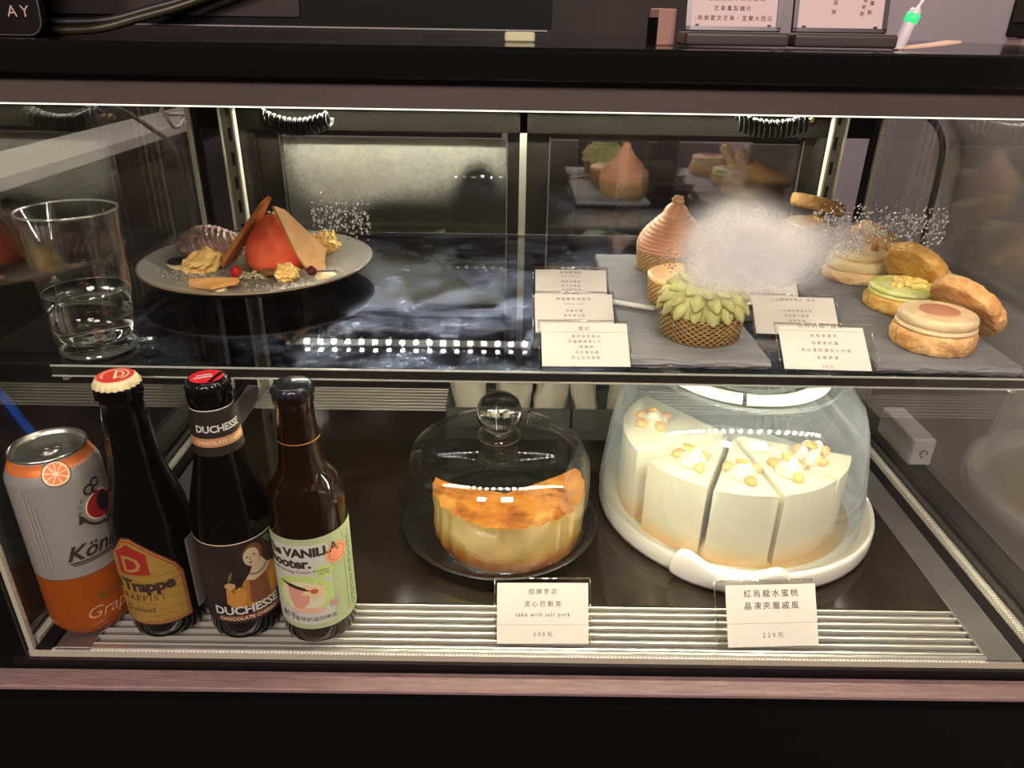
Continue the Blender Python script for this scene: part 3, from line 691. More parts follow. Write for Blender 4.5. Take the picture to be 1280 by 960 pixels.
# ================================================================== LOWER DECK: white cake in a carrier
KX, KY = .2400, .2265
cb = thing('cake_carrier', 'round white plastic carrier base with a front clasp under the white cake', 'cake carrier', (KX, KY, .0005))
pl = mat('ivory_plastic', (.62, .61, .52), .32)
bm = bmesh.new(); lathe(bm, [(0, .004), (.120, .004), (.128, 0), (.1390, .001), (.1405, .006), (.1405, .018), (.1395, .0215), (.1375, .0225), (.1355, .0190), (.130, .0120), (.118, .0090), (0, .0090)], 96); obj('base_tray', bm, pl, cb)
bm = bmesh.new(); lathe(bm, [(0, .0088), (.1165, .0088), (.1170, .0096), (0, .0098)], 80); obj('cake_board', bm, mat('gold_card', (.72, .46, .15), .35, .5), cb)
def clasp():
    bm = bmesh.new(); n = 26; rows = []
    for i in range(n+1):
        u = -1+2*i/n; a = R(-105.5)+u*R(21)
        e = (1-abs(u)**5)
        top = .0215+.027*e*(abs(u)**1.8)+(.0025 if u < 0 else 0)*abs(u)
        top = .020+(top-.020)*min(1, (1-abs(u))*9+.25)
        bot = .002+(.004*abs(u)**6)
        sec = [(.1410, bot), (.1475, bot), (.1490, bot+.004), (.1490, top-.006), (.1475, top-.0015), (.1440, top), (.1395, top-.003), (.1380, top-.010), (.1410, .014)]
        rows.append([bm.verts.new((r*math.cos(a), r*math.sin(a), z)) for r, z in sec])
    for a, b in zip(rows, rows[1:]):
        for k in range(len(a)): bm.faces.new((a[k], a[(k+1) % len(a)], b[(k+1) % len(a)], b[k]))
    bm.faces.new(rows[0]); bm.faces.new(rows[-1][::-1]); return bm
obj('clasp', clasp(), mat('clasp_plastic', (.64, .62, .55), .3), cb)
cov = thing('cake_cover', 'tall clear bluish plastic cover with a white ring handle over the white cake', 'cake carrier', (KX-.007, KY-.0015, .0195))
bm = bmesh.new()
o_ = [(.1340, 0), (.1345, .004), (.1320, .030), (.1270, .070), (.1215, .098), (.1150, .116), (.1040, .131), (.0900, .1405), (.0820, .1430), (.0800, .1440), (.0, .1450)]
i_ = [(max(r-.0016, 0), z-.0016*(1 if r < .11 else 0)) for r, z in o_]
lathe(bm, o_+[(0, .1430)]+i_[::-1][1:]+[(.134, 0)], 96)
def cover_mat():
    m = thin_glass('cover_plastic', .05, (.975, .985, .980), .03)
    t = m.node_tree; out = [n for n in t.nodes if n.type == 'OUTPUT_MATERIAL'][0]; src = out.inputs[0].links[0].from_socket
    d = nd(t, 'ShaderNodeBsdfTranslucent'); d.inputs[0].default_value = (.70, .80, .88, 1)
    d2 = nd(t, 'ShaderNodeBsdfDiffuse'); d2.inputs[0].default_value = (.70, .80, .88, 1)
    a = nd(t, 'ShaderNodeMixShader'); a.inputs[0].default_value = .5; lk(t, d.outputs[0], a.inputs[1]); lk(t, d2.outputs[0], a.inputs[2])
    lw = nd(t, 'ShaderNodeLayerWeight'); f = mth(t, 'ADD', mth(t, 'MULTIPLY', mth(t, 'POWER', lw.outputs['Facing'], 3.5), .46), .055)
    x = nd(t, 'ShaderNodeMixShader'); lk(t, f, x.inputs[0]); lk(t, src, x.inputs[1]); lk(t, a.outputs[0], x.inputs[2]); lk(t, x.outputs[0], out.inputs[0]); return m
cm = cover_mat(); obj('cover_shell', bm, cm, cov)
bm = bmesh.new()
for k in range(2):
    a0, a1 = R(-103+180*k), R(74+180*k); rows = []
    for i in range(41):
        a = a0+(a1-a0)*i/40
        rows.append([bm.verts.new((r*math.cos(a), r*math.sin(a), z)) for r, z in ((.068, .1452), (.082, .1452), (.083, .1495), (.080, .1512), (.070, .1512), (.067, .1495))])
    for a, b in zip(rows, rows[1:]):
        for q in range(6): bm.faces.new((a[q], a[(q+1) % 6], b[(q+1) % 6], b[q]))
    bm.faces.new(rows[0]); bm.faces.new(rows[-1][::-1])
o = obj('ring_handle', bm, white_pl, cov); o.location = (-.005, -.004, 0)
bm = bmesh.new(); lathe(bm, [(.056, .1452), (.058, .1452), (.058, .1472), (.056, .1472), (.056, .1452)], 64); lathe(bm, [(.088, .1415), (.0905, .1405), (.0905, .1425), (.088, .1435), (.088, .1415)], 80); obj('moulded_ring', bm, cm, cov)
# slices
cream_m = mat('whipped_cream', (.74, .68, .49), .42, sub=.15)
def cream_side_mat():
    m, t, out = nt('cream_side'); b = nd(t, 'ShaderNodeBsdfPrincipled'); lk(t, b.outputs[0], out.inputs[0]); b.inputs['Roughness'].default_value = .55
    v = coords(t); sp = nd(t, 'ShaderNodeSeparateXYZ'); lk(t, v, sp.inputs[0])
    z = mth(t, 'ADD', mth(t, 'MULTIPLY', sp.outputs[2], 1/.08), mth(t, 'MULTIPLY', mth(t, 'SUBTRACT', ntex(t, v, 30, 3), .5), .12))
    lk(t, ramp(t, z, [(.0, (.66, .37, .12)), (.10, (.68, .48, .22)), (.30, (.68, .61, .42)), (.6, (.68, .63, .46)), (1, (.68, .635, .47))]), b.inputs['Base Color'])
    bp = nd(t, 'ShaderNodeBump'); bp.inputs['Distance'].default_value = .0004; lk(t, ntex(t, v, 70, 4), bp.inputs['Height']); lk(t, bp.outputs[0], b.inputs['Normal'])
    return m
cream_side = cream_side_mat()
peach = mat('peach_dice', (.80, .40, .12), .35); goldleaf = mat('gold_leaf', (.72, .40, .06), .3, .2)
def dollop_profile(r, h): return [(0, 0), (r*.9, 0), (r, h*.12), (r*.95, h*.26), (r*.80, h*.34), (r*.84, h*.42), (r*.80, h*.54), (r*.60, h*.64), (r*.62, h*.70), (r*.52, h*.82), (r*.25, h*.95), (0, h)]
def slice_(label, a0, a1, r, h, shift, topping):
    am = R((a0+a1)/2)
    o = thing('cake_slice', label, 'cake', (.2300+shift*math.cos(am), .2264+shift*math.sin(am), .0100), group='white cake slices in the carrier')
    bm = bmesh.new(); n = 18; g = R(.35)
    arc = [(r*math.cos(R(a0)+g+(R(a1-a0)-2*g)*i/n), r*math.sin(R(a0)+g+(R(a1-a0)-2*g)*i/n)) for i in range(n+1)]
    poly = [(.004*math.cos(am), .004*math.sin(am))]+arc
    prism(bm, poly, h, Matrix())
    es = [e for e in bm.edges if all(abs(v.co.z-h) < 1e-6 for v in e.verts)]
    bmesh.ops.bevel(bm, geom=es, offset=.0022, segments=3, affect='EDGES', profile=.5)
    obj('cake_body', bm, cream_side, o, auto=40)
    tr = r*.70; tx, ty = tr*math.cos(am), tr*math.sin(am)
    bm = bmesh.new()
    if topping == 'rosette':
        for k in range(7): 
            a = 2*PI*k/7; lathe(bm, dollop_profile(.0062, .009), 14, (tx+.009*math.cos(a), ty+.009*math.sin(a), h-.001))
        lathe(bm, dollop_profile(.010, .015), 20, (tx, ty, h))
    elif topping == 'row':
        for k in range(5):
            q_ = (k-2)*.0062; lathe(bm, dollop_profile(.0072, .013), 18, (tx-q_*math.sin(am)-.009*(k % 2)*math.cos(am), ty+q_*math.cos(am)-.009*(k % 2)*math.sin(am), h-.0005))
    else: lathe(bm, dollop_profile(.0136, .0170), 32, (tx, ty, h-.0005))
    obj('cream_dollop', bm, cream_m, o)
    rnd = random.Random(int(a0*7)+3)
    offs = [(-.011, .011), (.013, .007), (.003, -.014), (-.014, -.008)][:4 if topping == 'rosette' else 3]
    for k, (dx, dy) in enumerate(offs):
        bm = bmesh.new(); lump(bm, (0, 0, 0), (.0066, .0056, .0050), k+a0, .25, sub=2)
        d = obj('peach_dice', bm, peach, o); d.location = (tx+dx, ty+dy, h+.0030); d.rotation_euler = (0, 0, rnd.uniform(0, 3))
    bm = bmesh.new(); lump(bm, (0, 0, 0), (.0074, .0052, .0024), 5+a0, .6, sub=2)
    d = obj('gold_leaf', bm, goldleaf, o); d.location = (tx-.005*math.cos(am)*0-.003, ty+.001, h+(.0148 if topping != 'row' else .013)); d.rotation_euler = (.2, .3, rnd.uniform(0, 3))
    return o
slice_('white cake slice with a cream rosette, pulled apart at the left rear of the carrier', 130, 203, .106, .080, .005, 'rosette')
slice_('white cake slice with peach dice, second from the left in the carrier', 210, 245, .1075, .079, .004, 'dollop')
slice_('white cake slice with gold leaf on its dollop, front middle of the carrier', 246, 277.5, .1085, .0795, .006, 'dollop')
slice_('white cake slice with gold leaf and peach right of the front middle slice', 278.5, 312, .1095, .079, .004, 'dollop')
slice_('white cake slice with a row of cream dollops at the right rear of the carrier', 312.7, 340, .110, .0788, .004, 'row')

# ================================================================== price cards
acr_edge = thin_glass('acrylic_edge', .28, (.98, .98, .97))
def price_card(label, loc, w_, h_, lean, yaw, lines, group, rule=None, foot=.03, m_ink=ink, pad=.004, pw=None, px=0):
    """Clear bent holder with a paper card; local x = width, y = up the card, leaning back by lean degrees."""
    t = thing('price_card', label, 'price card', loc, (0, 0, R(yaw)), group)
    M = Matrix.Rotation(R(90-lean), 4, 'X')
    bm = bmesh.new(); prism(bm, rect(-w_/2, 0, w_/2, h_), .0012, M @ Matrix.Translation((0, 0, -.0006)))
    prism(bm, rect(-w_/2, .001, w_/2, foot), .0012, Matrix.Translation((0, 0, .0002)))
    obj('acrylic_holder', bm, acrylic, t, False)
    bm = bmesh.new(); tube(bm, [M @ Vector((-w_/2, h_, 0)), M @ Vector((w_/2, h_, 0))], .0007, 6)
    for sx in (-w_/2, w_/2): tube(bm, [M @ Vector((sx, .001, 0)), M @ Vector((sx, h_, 0))], .0004, 6)
    obj('holder_edge', bm, acr_edge, t)
    pw = pw or w_-pad; 
    bm = bmesh.new(); prism(bm, rect(-pw/2+px, .0015, pw/2+px, h_-.0035), .0004, M @ Matrix.Translation((0, 0, .0009))); obj('paper', bm, paper, t, False)
    for s, y, size, sp in lines:
        flat('lettering', text_bm(s, size, spacing=sp), M @ Matrix.Translation((px, y*h_, .0016)), m_ink, t)
    if rule: flat('rule', poly_bm([rect(-pw/2+px, rule*h_-.00018, pw/2+px, rule*h_+.00018)]), M @ Matrix.Translation((0, 0, .0016)), faint_ink, t)
    return t
price_card('white price card reading 200 under the cheesecake dish', (.0312, .0205, .0012), .080, .054, 33, 1, [('招牌芋泥', .80, .0050, 1.5), ('流心巴斯克', .615, .0052, 1.5), ('cake with salt york', .46, .0046, 1.25), ('200元', .165, .0044, 1.7)], 'cards on the lower deck', .31)
price_card('white price card reading 220 leaning on the carrier clasp', (.2175, .0205, .0012), .084, .055, 33, 3, [('紅烏龍水蜜桃', .80, .0066, 1.42), ('晶凍夾層戚風', .62, .0066, 1.42), ('220元', .19, .0050, 1.7)], 'cards on the lower deck', .37, pw=.0765, px=.005)
f2 = mat('soft_ink', (.16, .14, .115), .8)
def up_card(label, x, y, yaw, lines, rule=None, grp='cards on the glass shelf', w_=.072, px=.0, **k):
    return price_card(label, (x, y, ZS+.0012), w_, .0445, 55, yaw, lines, grp, rule, .026, f2, px=px, **k)
up_card('front card of the left stack on the shelf, before the green tart', .0594, .0800, 1, [('藍紅', .80, .0042, 1.4), ('-黃豆抹茶蛋白', .64, .0030, 1.6), ('乳酪檸檬杏仁片', .53, .0030, 1.6), ('-焦糖餅', .42, .0030, 1.6), ('-法式蛋白霜', .31, .0030, 1.6), ('青江抹茶酥餅', .20, .0030, 1.6)], .73)
up_card('middle card of the left stack on the shelf', .0562, .1500, 1.5, [('檸檬蜜桃特起司', .80, .0036, 1.5), ('lemon tart', .69, .0030, 1.3), ('檸檬奶霜', .52, .0030, 1.6), ('蜜桃果內餡', .41, .0030, 1.6), ('檸檬蛋子塔', .30, .0030, 1.6), ('杏仁塔皮層', .19, .0030, 1.6)])
up_card('rear card of the left stack on the shelf, beside the pink tart', .0580, .2220, 0, [('經典蒙布朗', .84, .0034, 1.5), ('Mont Blanc', .74, .0030, 1.3), ('蘭姆酒蛋糕', .60, .0030, 1.6), ('栗子奶霜餡', .49, .0030, 1.6), ('法式蛋白霜', .38, .0030, 1.6), ('杏仁塔皮', .27, .0030, 1.6)])
up_card('front card of the right stack, left of the earl grey biscuit', .2480, .0800, -2, [('伯爵奶酒  達克', .93, .0046, 1.35), ('-伯爵茶達克', .72, .0034, 1.6), ('-伯爵茶奶霜', .57, .0034, 1.6), ('-馬拉雪奶酒夾心內餡', .42, .0034, 1.6), ('-伯爵茶凍', .27, .0034, 1.6), ('90元', .09, .0034, 1.6)], .83, w_=.076, pw=.0665, px=-.0025)
up_card('middle card of the right stack, left of the matcha biscuit', .2480, .1520, -3, [('小山園抹茶清水  達克', .84, .0034, 1.35), ('-小山園抹茶達克茶', .58, .0029, 1.5), ('-日本柚子果凍', .46, .0029, 1.5), ('-抹茶奶霜', .34, .0029, 1.5)], w_=.075, px=-.001)
up_card('rear card of the right stack behind the fogged glass', .2400, .2260, -2, [('焙茶栗子  達克', .82, .0034, 1.35), ('-焙茶達克', .55, .0028, 1.5), ('-栗子奶霜', .40, .0028, 1.5)])
up_card('hindmost card of the right stack, beside the pink tart in the fog', .2380, .2980, -2, [('玫瑰荔枝  達克', .82, .0034, 1.35), ('-荔枝果凍', .55, .0028, 1.5)])

# clear tubs of wrapped pastries at the rear of the lower deck
tubm = mat('tub_plastic', (.10, .10, .10), .25); tubm.node_tree.nodes['Principled BSDF'].inputs['Alpha'].default_value = .6
wrapm = mat('wax_paper', (.36, .33, .27), .6, col2=(.46, .43, .36), ns=20)
def tub(label, x, wd, y0, seed):
    t = thing('plastic_tub', label, 'tub', (x, y0, .0005), group='tubs at the back of the lower deck')
    bm = bmesh.new()
    for c_, s_ in (((0, 0, .001), (wd, .07, .002)), ((0, -.035, .021), (wd, .002, .042)), ((0, .035, .021), (wd, .002, .042)), ((-wd/2, 0, .021), (.002, .07, .042)), ((wd/2, 0, .021), (.002, .07, .042))): box(bm, c_, s_)
    obj('tub_wall', bm, tubm, t, False)
    bm = bmesh.new()
    for sy in (-.035, .035): tube(bm, [(-wd/2, sy, .042), (wd/2, sy, .042)], .0016, 6)
    for sx in (-wd/2, wd/2): tube(bm, [(sx, -.035, .042), (sx, .035, .042)], .0016, 6)
    obj('tub_rim', bm, tubm, t)
    return t
tub('clear plastic tub behind the glass dome', .0, .150, .395, 1); tub('clear plastic tub behind the gap between dome and carrier', .118, .078, .395, 2)
def packet(label, x, y, w_, h_, seed, tilt):
    t = thing('wrapped_pastry', label, 'pastry', (x, y, .004), (0, R(tilt), R(seed*13 % 40-20)), 'wrapped pastries in the tubs')
    bm = bmesh.new(); lump(bm, (0, 0, h_*.45), (w_*.42, .014, h_*.42), seed, .25, sub=3); obj('pastry', bm, mat('baked_pastry', (.62, .36, .13), .6, col2=(.74, .50, .24), ns=60), t)
    bm = bmesh.new(); n = 20; rows = []
    for k in range(7):
        z = h_*k/6; f = 1+.05*(k/6)**2
        rows.append([bm.verts.new((w_/2*f*math.copysign(abs(math.cos(2*PI*i/n))**.6, math.cos(2*PI*i/n)), .017*f*math.sin(2*PI*i/n), z+(.006*noise.noise(Vector((i*.7, seed, 0))) if k == 6 else 0))) for i in range(n)])
    for a, b in zip(rows, rows[1:]):
        for i in range(n): bm.faces.new((a[i], a[(i+1) % n], b[(i+1) % n], b[i]))
    rough_up(bm, .0035, 45, seed); obj('paper_sleeve', bm, wrapm, t)
packet('paper-wrapped pastry at the left in the left tub', -.045, .395, .041, .066, 1, -6)
packet('paper-wrapped pastry in the middle of the left tub', .004, .392, .043, .064, 2, 3)
packet('paper-wrapped pastry at the right in the left tub', .050, .395, .041, .068, 3, 5)
packet('paper-wrapped pastry in the right tub, left one', .100, .395, .031, .066, 4, -8)
packet('paper-wrapped pastry in the right tub, right one', .137, .395, .031, .068, 5, 8)
# ================================================================== SHELF: water glass
gl = thing('water_glass', 'clear tumbler half full of water at the left end of the shelf', 'glass', (-.327, .108, ZS+.0006))
bm = bmesh.new()
o_ = [(0, 0), (.0240, 0), (.0275, .002), (.0290, .006), (.0300, .020), (.0345, .110), (.0340, .1115), (.0333, .110), (.0285, .020), (.0270, .012), (.0200, .0090), (0, .0080)]
lathe(bm, o_, 72)
obj('tumbler', bm, thin_glass('tumbler_glass', .075, (.97, .98, .97)), gl)
def torus_ring(nm, r, z, q, m, parent, n=72, k=10):
    bm = bmesh.new(); lathe(bm, [(r+q*math.cos(2*PI*i/k), z+q*math.sin(2*PI*i/k)) for i in range(k+1)], n); bmesh.ops.remove_doubles(bm, verts=bm.verts, dist=1e-6); return obj(nm, bm, m, parent)
edge_g = thin_glass('glass_edge', .30, (.97, .98, .97))
t_ = edge_g.node_tree; o_n = [n for n in t_.nodes if n.type == 'OUTPUT_MATERIAL'][0]; src_ = o_n.inputs[0].links[0].from_socket
df_ = nd(t_, 'ShaderNodeBsdfTranslucent'); df_.inputs[0].default_value = (.85, .87, .83, 1); mx_ = nd(t_, 'ShaderNodeMixShader'); mx_.inputs[0].default_value = .30  # pale translucent mix stands in for LED light refracted at the glass edges
lk(t_, src_, mx_.inputs[1]); lk(t_, df_.outputs[0], mx_.inputs[2]); lk(t_, mx_.outputs[0], o_n.inputs[0])
torus_ring('rim', .0340, .1105, .0009, edge_g, gl); torus_ring('base_ring', .0268, .0028, .0016, edge_g, gl); torus_ring('meniscus', .0299, .0490, .0006, edge_g, gl)
bm = bmesh.new(); lathe(bm, [(0, .0083), (.0200, .0093), (.0268, .0122), (.0283, .020), (.03075, .0495), (.0302, .0490), (0, .0488)], 64)
obj('water', bm, mat('water', (1, 1, 1), 0, trans=1, ior=1.33), gl)

# ================================================================== SHELF: plated dessert
PX, PY = -.2566, .298
ptd = thing('dessert_plate', 'wide grey-green coupe plate holding the plated dessert on the shelf', 'plate', (PX, PY, ZS+.0004))
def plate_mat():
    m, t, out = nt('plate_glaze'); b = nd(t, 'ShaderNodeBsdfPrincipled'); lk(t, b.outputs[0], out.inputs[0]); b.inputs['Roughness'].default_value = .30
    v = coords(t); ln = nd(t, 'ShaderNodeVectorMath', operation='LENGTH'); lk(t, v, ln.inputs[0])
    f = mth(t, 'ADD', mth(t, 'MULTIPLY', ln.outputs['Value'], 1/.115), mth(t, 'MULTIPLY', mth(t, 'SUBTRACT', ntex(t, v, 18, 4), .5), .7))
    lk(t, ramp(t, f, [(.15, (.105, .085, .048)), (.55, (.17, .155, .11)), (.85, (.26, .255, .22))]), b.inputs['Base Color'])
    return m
plate_m = plate_mat()
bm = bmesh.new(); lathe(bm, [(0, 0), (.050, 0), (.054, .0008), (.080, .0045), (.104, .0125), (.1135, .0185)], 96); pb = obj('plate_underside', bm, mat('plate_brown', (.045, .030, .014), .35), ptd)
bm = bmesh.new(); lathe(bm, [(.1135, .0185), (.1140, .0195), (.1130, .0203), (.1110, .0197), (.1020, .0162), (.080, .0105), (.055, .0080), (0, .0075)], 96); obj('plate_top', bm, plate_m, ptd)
bm = bmesh.new(); lathe(bm, [(.1128, .0186), (.1145, .0192), (.1142, .0204), (.1130, .0208), (.1122, .0202)], 96); obj('plate_rim', bm, mat('plate_rim_brown', (.20, .145, .085), .3), ptd)
ZP = ZS+.0083      # top of the plate middle
# red cone shaped mousse
t = thing('mousse_dome', 'orange-red velvet mousse dome in the middle of the plate', 'dessert', (-.2420, .312, ZP))
bm = bmesh.new(); lathe(bm, [(0, 0), (.026, 0), (.0295, .003), (.0310, .010), (.0300, .019), (.0270, .029), (.0220, .038), (.0160, .0450), (.0095, .0505), (.004, .0530), (0, .0535)], 56); rough_up(bm, .0006, 40, 4)
obj('mousse', bm, mat('red_velvet', (.90, .155, .055), .62, col2=(.74, .075, .035), ns=55, nlo=.45, nhi=.7, bump=.0003, bs=350), t)
bm = bmesh.new()
for k in range(7): lump(bm, (random.uniform(-.004, .005), random.uniform(-.004, .004), .0545+random.uniform(0, .002)), (.0016, .0015, .0012), k, .4, sub=1)
stuff(obj('crumb_garnish', bm, mat('pale_crumb', (.80, .72, .45), .7), t))
# quenelle of ice cream with ridges
t = thing('ice_cream_quenelle', 'mauve ridged ice cream quenelle at the left of the plate', 'dessert', (-.316, .329, ZP+.002), (0, R(2), R(-8)))
bm = bmesh.new(); vs = lump(bm, (0, 0, .014), (.036, .020, .020), 3, .10, sub=6)
for v in bm.verts:
    a = 1-2*abs(math.sin(v.co.x*560+v.co.z*330+v.co.y*120+1.1*noise.noise(v.co*60))); nrm = (v.co-Vector((0, 0, .014))).normalized()
    v.co += nrm*(.0013*a+.0010*noise.noise(v.co*420))
obj('quenelle', bm, mat('mauve_ice', (.26, .135, .12), .36, col2=(.50, .33, .29), ns=130, bump=.0006, bs=260), t)
spg = mat('yellow_sponge', (.86, .52, .13), .85, col2=(.90, .64, .24), ns=120, bump=.0012, bs=300)
def sponge(label, x, y, z, s, seed):
    t = thing('sponge_piece', label, 'cake', (x, y, z), (0, 0, seed), 'torn sponge pieces on the plate')
    bm = bmesh.new(); lump(bm, (0, 0, s[2]*.8), [q*1.22 for q in s], seed, .38, sub=5); rough_up(bm, .0010, 420, seed)
    for v in bm.verts: v.co.z = max(v.co.z, 0)
    obj('sponge', bm, spg, t)
sponge('torn yellow sponge in front of the mauve quenelle', -.3105, .292, ZP+.0005, (.0160, .011, .0100), 1)
sponge('torn yellow sponge in front of the red mousse', -.2200, .266, ZP+.0005, (.0125, .009, .0075), 2)
sponge('torn yellow sponge behind the leaning right tuile', -.2060, .360, ZP+.003, (.0130, .011, .0110), 3)
tuile = mat('tuile_biscuit', (.72, .40, .16), .6, col2=(.62, .31, .10), ns=50, bump=.0005, bs=160)
tuile_d = mat('tuile_dark', (.50, .17, .035), .55, col2=(.40, .12, .02), ns=60, bump=.0006, bs=140)
# right shard, face towards the viewer
t = thing('tuile_shard', 'broad biscuit shard leaning on the right of the red mousse', 'biscuit', (-.193, .285, ZP+.0005))
pts3 = [Vector(p) for p in ((-.2327, .2914, .3), (-.2242, .2981, .2947), (-.2121, .3001, .2809), (-.201, .302, .2684), (-.1883, .3041, .254), (-.1882, .2922, .244), (-.1868, .2871, .2381), (-.1928, .2788, .2365), (-.2019, .2735, .2445), (-.2096, .2741, .2564), (-.2203, .2819, .2765))]
nv = Vector((.70, -.45, .55)).normalized(); og = Vector(t.location)
bm = bmesh.new(); a = [bm.verts.new(p-og) for p in pts3]; b = [bm.verts.new(p-og-nv*.0030) for p in pts3]
bm.faces.new(a); bm.faces.new(b[::-1])
for i in range(len(a)): bm.faces.new((a[i], b[i], b[(i+1) % len(a)], a[(i+1) % len(a)]))
obj('shard', bm, tuile, t, False)
# left shard, seen nearly edge-on
t = thing('tuile_shard', 'dark pointed biscuit shard leaning on the left of the red mousse, seen edge-on', 'biscuit', (-.294, .296, ZP+.0008))
bm = bmesh.new()
P = [(0, 0), (.010, -.004), (.030, -.002), (.055, .003), (.078, .010), (.085, .020), (.060, .030), (.030, .034), (.004, .026)]
u_ = Vector((.585, .0, .81)).normalized(); v_ = Vector((.12, 1, -.05)).normalized(); n_ = u_.cross(v_).normalized()
a = [bm.verts.new(u_*x+v_*y) for x, y in P]; b = [bm.verts.new(u_*x+v_*y+n_*.0042) for x, y in P]
bm.faces.new(a); bm.faces.new(b[::-1])
for i in range(len(a)): bm.faces.new((a[i], b[i], b[(i+1) % len(a)], a[(i+1) % len(a)]))
obj('shard', bm, tuile_d, t, False)
crd = mat('custard_cream', (.78, .62, .34), .4)
def dot(label, x, y, s): 
    t = thing('custard_drop', label, 'cream', (x, y, ZP+.001), (0, 0, 0), 'custard drops on the plate')
    bm = bmesh.new(); lathe(bm, [(0, 0), (s, 0), (s*1.02, .0018), (s*.85, .0045), (s*.45, .0062), (0, .0066)], 24); obj('drop', bm, crd, t); return t
dot('custard drop under the small front shard', -.2745, .2265, .0085); 
d = dot('custard drop with a dark leaf at the right of the plate', -.1820, .268, .0112)
bm = bmesh.new(); prism(bm, [(-.011, -.001), (-.004, .0022), (.004, .0030), (.011, .0015), (.004, -.0002), (-.004, -.0016)], .0008, Matrix.Translation((0, .002, .0068)) @ Matrix.Rotation(R(8), 4, 'Z')); obj('dark_leaf', bm, mat('dark_leaf', (.025, .015, .012), .4), d, False)
d = dot('custard drop with a dark chocolate disc, leftmost on the plate', -.3390, .296, .0135)
bm = bmesh.new(); lathe(bm, [(0, 0), (.0125, 0), (.0130, .001), (.0125, .0018), (0, .0018)], 24, (0.002, .002, .0058)); obj('chocolate_disc', bm, mat('dark_chocolate', (.022, .012, .008), .35), d)
t = thing('tuile_shard', 'small flat biscuit shard lying on a custard drop at the front of the plate', 'biscuit', (-.277, .2245, ZP+.0078), (R(8), R(-4), R(-4)))
bm = bmesh.new(); prism(bm, [(-.024, .006), (-.021, -.004), (.004, -.012), (.010, -.008), (.0235, -.003), (.024, .005), (0, .0075)], .0035); obj('shard', bm, mat('tuile_pale', (.74, .40, .15), .6, col2=(.60, .27, .07), ns=70, bump=.0005, bs=160), t, False)
berry = mat('berry_red', (.42, .015, .012), .2)
def blob(name, label, cat, x, y, s, m, seed, grp=None):
    t = thing(name, label, cat, (x, y, ZP+.0008), (0, 0, 0), grp); bm = bmesh.new(); lump(bm, (0, 0, s[2]), s, seed, .3, sub=3); obj('flesh', bm, m, t); return t
blob('berry_piece', 'bright red berry piece at the left foot of the mousse', 'fruit', -.2690, .264, (.0055, .0045, .0062), berry, 1)
blob('berry_piece', 'dark purple berry right of the front sponge', 'fruit', -.1985, .277, (.0052, .0045, .0050), mat('berry_purple', (.10, .012, .018), .25), 2)
blob('jelly_cube', 'brown jelly lump between the herbs and the front sponge', 'jelly', -.2385, .270, (.0105, .0055, .0045), mat('brown_jelly', (.26, .12, .035), .15, trans=.3), 3)
herb = thing('herb_crumble', 'green herbs and pale crumbs at the foot of the red mousse', 'garnish', (-.254, .269, ZP+.0004))
for nm, cnt, cl in (('herb_leaf', 26, (.22, .25, .06)), ('crumb', 60, (.55, .50, .36))):
    bm = bmesh.new()
    for k in range(cnt): lump(bm, (random.uniform(-.012, .012), random.uniform(-.008, .010), random.uniform(.0005, .004)), (random.uniform(.0009, .0026), random.uniform(.0009, .002), .0011), k, .5, sub=1)
    stuff(obj(nm, bm, mat(nm+'_m', cl, .6), herb))
bm = bmesh.new()
def psurf(x, y):
    d = math.hypot(x, y); pr = [(0, .0075), (.055, .0080), (.080, .0105), (.102, .0162)]
    for (r0, z0), (r1, z1) in zip(pr, pr[1:]):
        if d <= r1: return z0+(z1-z0)*(d-r0)/(r1-r0)-.0079
    return .009
for (cx_, cy_, sx, sy, n_) in ((-.055, -.022, .020, .016, 520), (.070, -.010, .018, .022, 480), (.048, -.062, .020, .010, 240), (.00, -.040, .03, .01, 120)):
    for k in range(n_):
        x, y = random.gauss(cx_, sx), random.gauss(cy_, sy)
        if math.hypot(x, y) > .098: continue
        s = random.uniform(.0003, .0007); z = psurf(x, y)
        q = [bm.verts.new((x+s*math.cos(a), y+s*math.sin(a), z+.0001)) for a in (0, 2.1, 4.2)]; ap = bm.verts.new((x, y, z+s*1.1))
        for i in range(3): bm.faces.new((q[i], q[(i+1) % 3], ap))
o = stuff(obj('sugar_dust', bm, mat('sugar', (.80, .80, .74), .8), ptd, False)); o.location = (0, 0, .0079)

# ================================================================== SHELF: slates and pastries
slate_m = mat('slate', (.125, .125, .130), .62, col2=(.18, .175, .175), ns=16, bump=.0014, bs=110, stretch=(1, 3, 1))
def slate(label, x0, x1, y0, y1, seed, yaw=0):
    t = thing('slate_board', label, 'slate board', ((x0+x1)/2, (y0+y1)/2, ZS+.0006), (0, 0, R(yaw)), 'slate boards on the shelf')
    bm = bmesh.new(); box(bm, (0, 0, .0037), (x1-x0, y1-y0, .0074))
    bmesh.ops.subdivide_edges(bm, edges=bm.edges[:], cuts=22, use_grid_fill=True)
    for v in bm.verts:
        ex = abs(abs(v.co.x)-(x1-x0)/2) < 1e-5 or abs(abs(v.co.y)-(y1-y0)/2) < 1e-5
        if ex:
            k = noise.noise(v.co*90+Vector((seed, 0, 0)))
            d = Vector((v.co.x, v.co.y, 0)).normalized(); v.co += d*(.0024*k+.0004+.0016*noise.noise(Vector((v.co.x*300, v.co.y*300, v.co.z*700)))) - d*(.0022*abs(v.co.z-.0037)/.0037)
    obj('slate', bm, slate_m, t, auto=35); return t
slate('slate board under the three cream tarts', .094, .2020, .0835, .375, 1)
slate('slate board under the filled biscuits at the right', .2855, .3965, .0790, .455, 5, -1)
ZB = ZS+.0082
